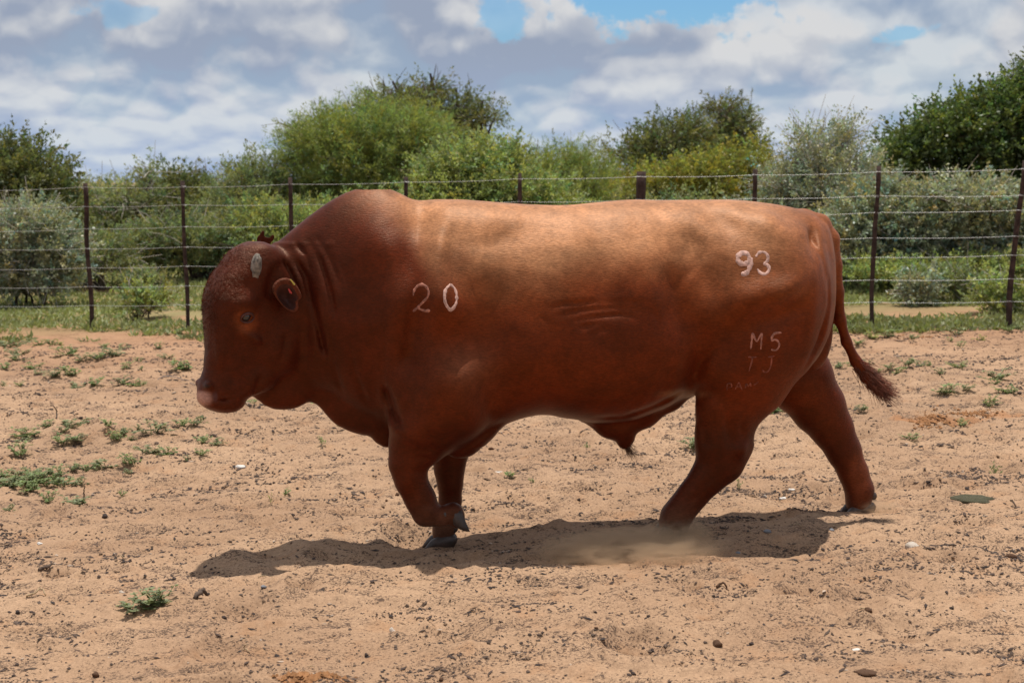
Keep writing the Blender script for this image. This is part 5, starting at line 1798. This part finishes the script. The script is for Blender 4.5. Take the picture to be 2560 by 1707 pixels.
# lids: two arcs of skin over the ball
def lid(sign, pts, r):
    P = []
    for u, v in pts:
        h = hit(u, v)
        P.append(h[0] + h[1] * 0.005)
    P = np.array(P)
    t = np.linspace(0, 1, 14); k = np.linspace(0, 1, len(P))
    Q = np.stack([sm_interp(t, k, P[:, i]) for i in range(3)], 1)
    rr = r * np.sin(math.pi * (0.08 + 0.84 * t)) ** 0.6
    V, Fs = tube_np(Q, rr, 8)
    return bpart('eyelid', V, Fs, M_lid)
lid(1, [(551, 733), (557, 724), (567, 719), (577, 721), (583, 729)], 0.0060)
lid(-1, [(551, 733), (557, 738), (568, 740), (577, 737), (583, 729)], 0.0048)

hh = hit(588, 625)
p0 = hh[0] - hh[1] * 0.03; ax_ = hh[1] * 0.55 + np.array([0.1, 0, 0.35]); ax_ /= np.linalg.norm(ax_)
base_ = wpt(594, 632, 0.10)
hpts = np.array([p0 + ax_ * t for t in (0.0, 0.022, 0.052, 0.067, 0.073)])
V_, F_ = tube_np(hpts, [0.026, 0.025, 0.0215, 0.016, 0.006], 14)
V_ = V_.copy(); V_[:, 2] = (V_[:, 2] - p0[2]) * 1.75 + p0[2] - 0.010; V_[:, 0] = (V_[:, 0] - p0[0]) * 0.82 + p0[0]
V_ += 0.0022 * np.random.default_rng(3).normal(size=V_.shape)
bpart('horn', V_, F_, M_horn, label='worn grey-white horn stump')


def ear_near():
    rim = [(710, 520), (735, 488), (770, 470), (830, 474), (868, 515), (912, 600), (884, 612), (872, 628), (886, 668), (858, 704), (812, 690), (765, 650), (728, 600), (706, 560)]
    R = np.array([cp(x, y, 1) for x, y in rim])
    rb = np.array(cp(720, 545, 1)); R = rb + (R - rb) * np.array([1.10, 1.12]) + np.array([-1, 2])
    n = len(R)
    cen = np.array([cp(780, 590, 1)]); basec = np.array(cp(690, 560, 1))
    rings = []
    hb = hit(*cp(700, 560, 1))
    c0 = float(np.dot(hb[0] - BO, BN))
    def ring(f, shift, c):
        out = []
        for i, (u, v) in enumerate(R):
            uu = cen[0, 0] + (u - cen[0, 0]) * f + shift[0]; vv = cen[0, 1] + (v - cen[0, 1]) * f + shift[1]
            out.append(wpt(uu, vv, c + 0.012 * math.cos(2 * math.pi * i / n)))
        return out
    cr = c0 + 0.055
    rings += [ring(0.40, (-14, -4), c0 - 0.01), ring(0.78, (-9, -3), c0 + 0.010), ring(1.02, (-2, -1), c0 + 0.034), ring(1.04, (0, 0), cr), ring(0.96, (0, 1), cr + 0.005),
              ring(0.78, (2, 5), cr + 0.001), ring(0.56, (1, 8), cr - 0.018), ring(0.26, (-2, 7), cr - 0.036)]
    V = np.array(rings).reshape(-1, 3)
    Q = []
    for i in range(len(rings) - 1):
        for k in range(n): Q.append((i * n + k, i * n + (k + 1) % n, (i + 1) * n + (k + 1) % n, (i + 1) * n + k))
    V = np.vstack([V, V[-n:].mean(0)])
    T = [((len(rings) - 1) * n + k, (len(rings) - 1) * n + (k + 1) % n, len(V) - 1) for k in range(n)]
    outer = bpart('ear', V, [np.array(Q), np.array(T)], [M_coat, M_inner], col=np.tile(np.array([0.12, 0.028, 0.014]), (len(V), 1)))
    mi = [0 if (i // n) < 5 else 1 for i in range(len(Q))] + [1] * len(T)
    outer.data.polygons.foreach_set('material_index', np.array(mi, np.int32))
    sub = outer.modifiers.new('soft', 'SUBSURF'); sub.levels = 1; sub.render_levels = 1
    return outer, cr


near_ear, ecr = ear_near()


def slab(pts, c, th, name, mat, parent=None, label=None, tilt=0.0):
    """a flat piece with real thickness: outline in 2352 px at depth c"""
    m = len(pts)
    fr = [wpt(u, v, c + tilt * i) for i, (u, v) in enumerate(pts)]
    bk = [wpt(u, v, c - th + tilt * i) for i, (u, v) in enumerate(pts)]
    V = np.array(fr + bk)
    bmF = [tuple(range(m)), tuple(range(2 * m - 1, m - 1, -1))] + [(i, i + m, (i + 1) % m + m, (i + 1) % m) for i in range(m)]
    me = bpy.data.meshes.new(name)
    me.from_pydata((V - Bi).tolist(), [], bmF); me.update()
    me.materials.append(mat)
    o = bpy.data.objects.new(name, me); COL.objects.link(o)
    o.parent = parent or bull
    if label: o['label'] = label
    bv = o.modifiers.new('edge', 'BEVEL'); bv.width = min(0.002, th * 0.3); bv.segments = 2
    if name == 'ear':
        at = me.color_attributes.new('tint', 'FLOAT_COLOR', 'POINT')
        at.data.foreach_set('color', np.tile([*(dark_c * 1.4), 1.0], len(V)).astype(np.float32))
    return o


def under(o):
    """children of a child sit in the same frame as the bull"""
    return o


slab([cp(*q, 1) for q in ((826, 478), (838, 478), (870, 518), (860, 524))], ecr + 0.014, 0.004, 'ear_tag', M_yel2, near_ear, 'small yellow ear tag')
slab([cp(*q, 1) for q in ((812, 548), (824, 548), (846, 580), (840, 588), (824, 578))], ecr - 0.008, 0.004, 'ear_tag', M_red, near_ear, 'red tag inside the ear')
far_ear = slab([cp(*q, 1) for q in ((556, 240), (572, 212), (582, 160), (600, 142), (618, 112), (632, 112), (636, 130), (632, 148), (648, 160), (676, 164), (686, 148), (706, 142), (712, 158), (704, 184), (686, 200), (676, 226), (700, 250), (620, 262))], -0.075, 0.014, 'ear', M_coat, label='notched far ear standing up')
slab([cp(*q, 1) for q in ((625, 222), (650, 216), (690, 226), (706, 238), (690, 246), (640, 248), (626, 238))], -0.050, 0.008, 'ear_tag', M_pink, far_ear, 'pink tag at the ear base')
slab([cp(*q, 1) for q in ((528, 206), (548, 182), (562, 184), (548, 208))], -0.055, 0.004, 'ear_tag', M_yel, far_ear, 'yellow tag edge')


# ---- hooves: two claws each, with dewclaws
def claw(toe, heel, up, side, L, W, H):
    """one half of a cloven hoof; toe/heel/up/side unit frame at the sole's middle"""
    sec = []
    prof = [(-0.5, 0.60, 0.70), (-0.32, 0.95, 0.90), (0.0, 1.0, 1.0), (0.28, 0.90, 0.92), (0.47, 0.62, 0.70), (0.54, 0.30, 0.40)]
    n = 10
    for f, w, h in prof:
        ring = []
        for k in range(n):
            t = 2 * math.pi * k / n
            y = math.cos(t) * W * 0.5 * w; z = (0.5 + 0.5 * math.sin(t)) ** 0.7 * H * h
            back = -z * 0.55
            ring.append(heel + toe * (f * L + back) + side * y * (1 - 0.18 * z / H) + up * z)
        sec.append(ring)
    V = np.array(sec).reshape(-1, 3); Q = []
    for i in range(len(prof) - 1):
        for k in range(n): Q.append((i * n + k, (i + 1) * n + k, (i + 1) * n + (k + 1) % n, i * n + (k + 1) % n))
    V = np.vstack([V, V[:n].mean(0), V[-n:].mean(0)])
    T = [(len(V) - 2, k, (k + 1) % n) for k in range(n)] + [(len(V) - 1, (len(prof) - 1) * n + (k + 1) % n, (len(prof) - 1) * n + k) for k in range(n)]
    return V, [np.array(Q), np.array(T)]


def hoof(u, v, c, tilt, L=0.120, W=0.058, H=0.082, label=None):
    ctr = wpt(u, v, c)
    toe = -BA * math.cos(tilt) + np.array([0, 0, 1.0]) * math.sin(tilt)
    up = np.array([0, 0, 1.0]) * math.cos(tilt) + BA * math.sin(tilt)
    items = []
    for s in (-1, 1):
        sd = BN * s
        t2 = toe + sd * 0.10; t2 /= np.linalg.norm(t2)
        items.append(claw(t2, ctr + sd * W * 0.53, up, BN, L, W, H))
    for s in (-1, 1):
        items.append(sphere_np(ctr - toe * L * 0.62 + up * H * 1.25 + BN * s * 0.028, (0.017, 0.013, 0.019), 10, 8))
    V, Fs = merge_np(items)
    return bpart('hoof', V, Fs, M_hoof, label=label)


hoof(1003, 1264, FFC, 0.0)
hoof(1533, 1233, .16, 0.0)
hoof(1962, 1187, FHC, 0.02)
hoof(1070, 1192, .16, -1.93, L=0.090, W=0.050, H=0.060, label='lifted hoof, sole turned back')


# ---- hair
def hairs(name, mat, roots, n, dirs, length, spread, gravity, r0, parent=None, seed=1, segs=5):
    g = np.random.default_rng(seed)
    items = []
    for i in range(n):
        k = g.random() * (len(roots) - 1); j = int(k); fr = k - j
        p = roots[j] * (1 - fr) + roots[j + 1] * fr + g.normal(size=3) * r0 * 3.2
        d = dirs[j] + g.normal(size=3) * spread; d /= np.linalg.norm(d)
        L = length * (0.45 + 0.6 * g.random())
        pts = [p]
        for s in range(segs):
            d = d + np.array([0, 0, gravity]) + g.normal(size=3) * 0.10
            d /= np.linalg.norm(d); pts.append(pts[-1] + d * L / segs)
        rad = np.linspace(r0, r0 * 0.25, segs + 1) * 0.35
        items.append(tube_np(np.array(pts), rad, 3, cap=False))
    V, Fs = merge_np(items)
    return bpart(name, V, Fs, mat, parent=parent)


tr = [wpt(u, v, 0) for u, v in ((1968, 832), (1980, 850), (1992, 866), (2002, 878), (2008, 884))]
td = [np.array(tr[min(i + 1, 4)]) - np.array(tr[max(i - 1, 0)]) for i in range(5)]
td = [d / np.linalg.norm(d) + BA * 0.25 + np.array([0, 0, 0.10]) for d in td]
hairs('tail_switch', M_hair, tr, 1200, td, 0.135, 0.16, -0.02, 0.0040, seed=4)
sr = [wpt(u, v, 0) for u, v in ((1428, 1010), (1434, 1020), (1440, 1024))]
sd_ = [wpt(1462, 1058, 0) - wpt(1434, 1015, 0)] * 3
sd_ = [d / np.linalg.norm(d) for d in sd_]
hairs('sheath_hair', M_hair2, sr, 130, sd_, 0.085, 0.13, 0.0, 0.0028, seed=5)
# short rough hair on the forehead and poll
def fore_hair():
    g = np.random.default_rng(8)
    items = []
    sel = np.where((hu < 620) & (hv < 800) & (BV[:, 2] > -0.10))[0]
    front = sel[(hu[sel] < 455 + 60 * smooth01((700 - hv[sel]) / 150) + 45)]
    pick = g.choice(front, 2600)
    for i in pick:
        p = BW[i]
        nn = bvh.find_nearest(Vector(p))[1]
        nn = np.array(nn)
        if np.dot(nn, np.array([-0.5, -0.6, 0.5])) < 0: nn = -nn if np.dot(nn, p - abc2w(np.array([[HPA - .05, BV[i, 1], HC0]]))[0]) < 0 else nn
        d = nn * 0.45 + np.array([0.12 * g.normal(), 0.1 * g.normal(), -0.8]) + g.normal(size=3) * 0.25
        d /= np.linalg.norm(d)
        L = (0.008 + 0.008 * g.random()) * float(0.15 + 0.85 * smooth01((780 - hv[i]) / 110))
        pts = np.array([p - nn * 0.001, p + d * L * 0.5 + nn * 0.002, p + d * L])
        items.append(tube_np(pts, [0.0007, 0.0006, 0.0002], 3, cap=False))
    V, Fs = merge_np(items)
    return bpart('forehead_hair', V, Fs, M_coat, col=np.tile(dark_c * 1.7, (len(V), 1)))
fore_hair()
# ------------------------------------------------------------------ dust kicked up by the hooves
def dust(name, ctr, size, dens, label, seed, rot=0.0):
    V, Fs = sphere_np((0, 0, 0), 1.0, 20, 12)
    m = bpy.data.materials.new('dust'); m.use_nodes = True
    n = NT(m.node_tree); n.n.clear()
    out = n.new('ShaderNodeOutputMaterial'); pv = n.new('ShaderNodeVolumePrincipled')
    n.link(pv.outputs[0], out.inputs['Volume'])
    tc = n.new('ShaderNodeTexCoord')
    ln = n.new('ShaderNodeVectorMath', operation='LENGTH'); n.link(tc.outputs['Object'], ln.inputs[0])
    fall = n.rng(ln.outputs['Value'], 0.15, 1.0, 1.0, 0.0)
    sp = n.new('ShaderNodeSeparateXYZ'); n.link(tc.outputs['Object'], sp.inputs[0])
    low = n.rng(sp.outputs[2], -0.5, 0.9, 1.0, 0.12)
    ns = n.noise(tc.outputs['Object'], 3.6, 6, 0.65, dist=0.5)
    f = n.math('MULTIPLY', n.math('MULTIPLY', fall, low), n.rng(ns.outputs[0], 0.34, 0.66))
    n.link(n.math('MULTIPLY', f, dens), pv.inputs['Density'])
    pv.inputs['Color'].default_value = (0.82, 0.60, 0.40, 1)
    pv.inputs['Anisotropy'].default_value = 0.15
    o = mesh_np(name, V, Fs, m)
    o.location = ctr; o.scale = size; o.rotation_euler = (0, rot, PSI)
    tag(o, label, 'dust', kind='stuff')


p_ = wpt(1450, 1240, .16); dust('dust_cloud', tuple(p_ + np.array([-0.02, -0.22, 0.02])), (0.46, 0.26, 0.11), 75.0, 'cloud of sand dust drifting from the near hind hoof under the belly', 1)
p_ = wpt(1560, 1225, .18); dust('dust_cloud', tuple(p_ + np.array([0.0, -0.03, 0.015])), (0.17, 0.16, 0.085), 60.0, 'dense little puff of dust right round the near hind hoof', 2)
p_ = wpt(2005, 1165, FHC); dust('dust_cloud', tuple(p_ + np.array([0.0, -0.02, 0.01])), (0.14, 0.12, 0.065), 30.0, 'puff of dust behind the far hind hoof', 3)
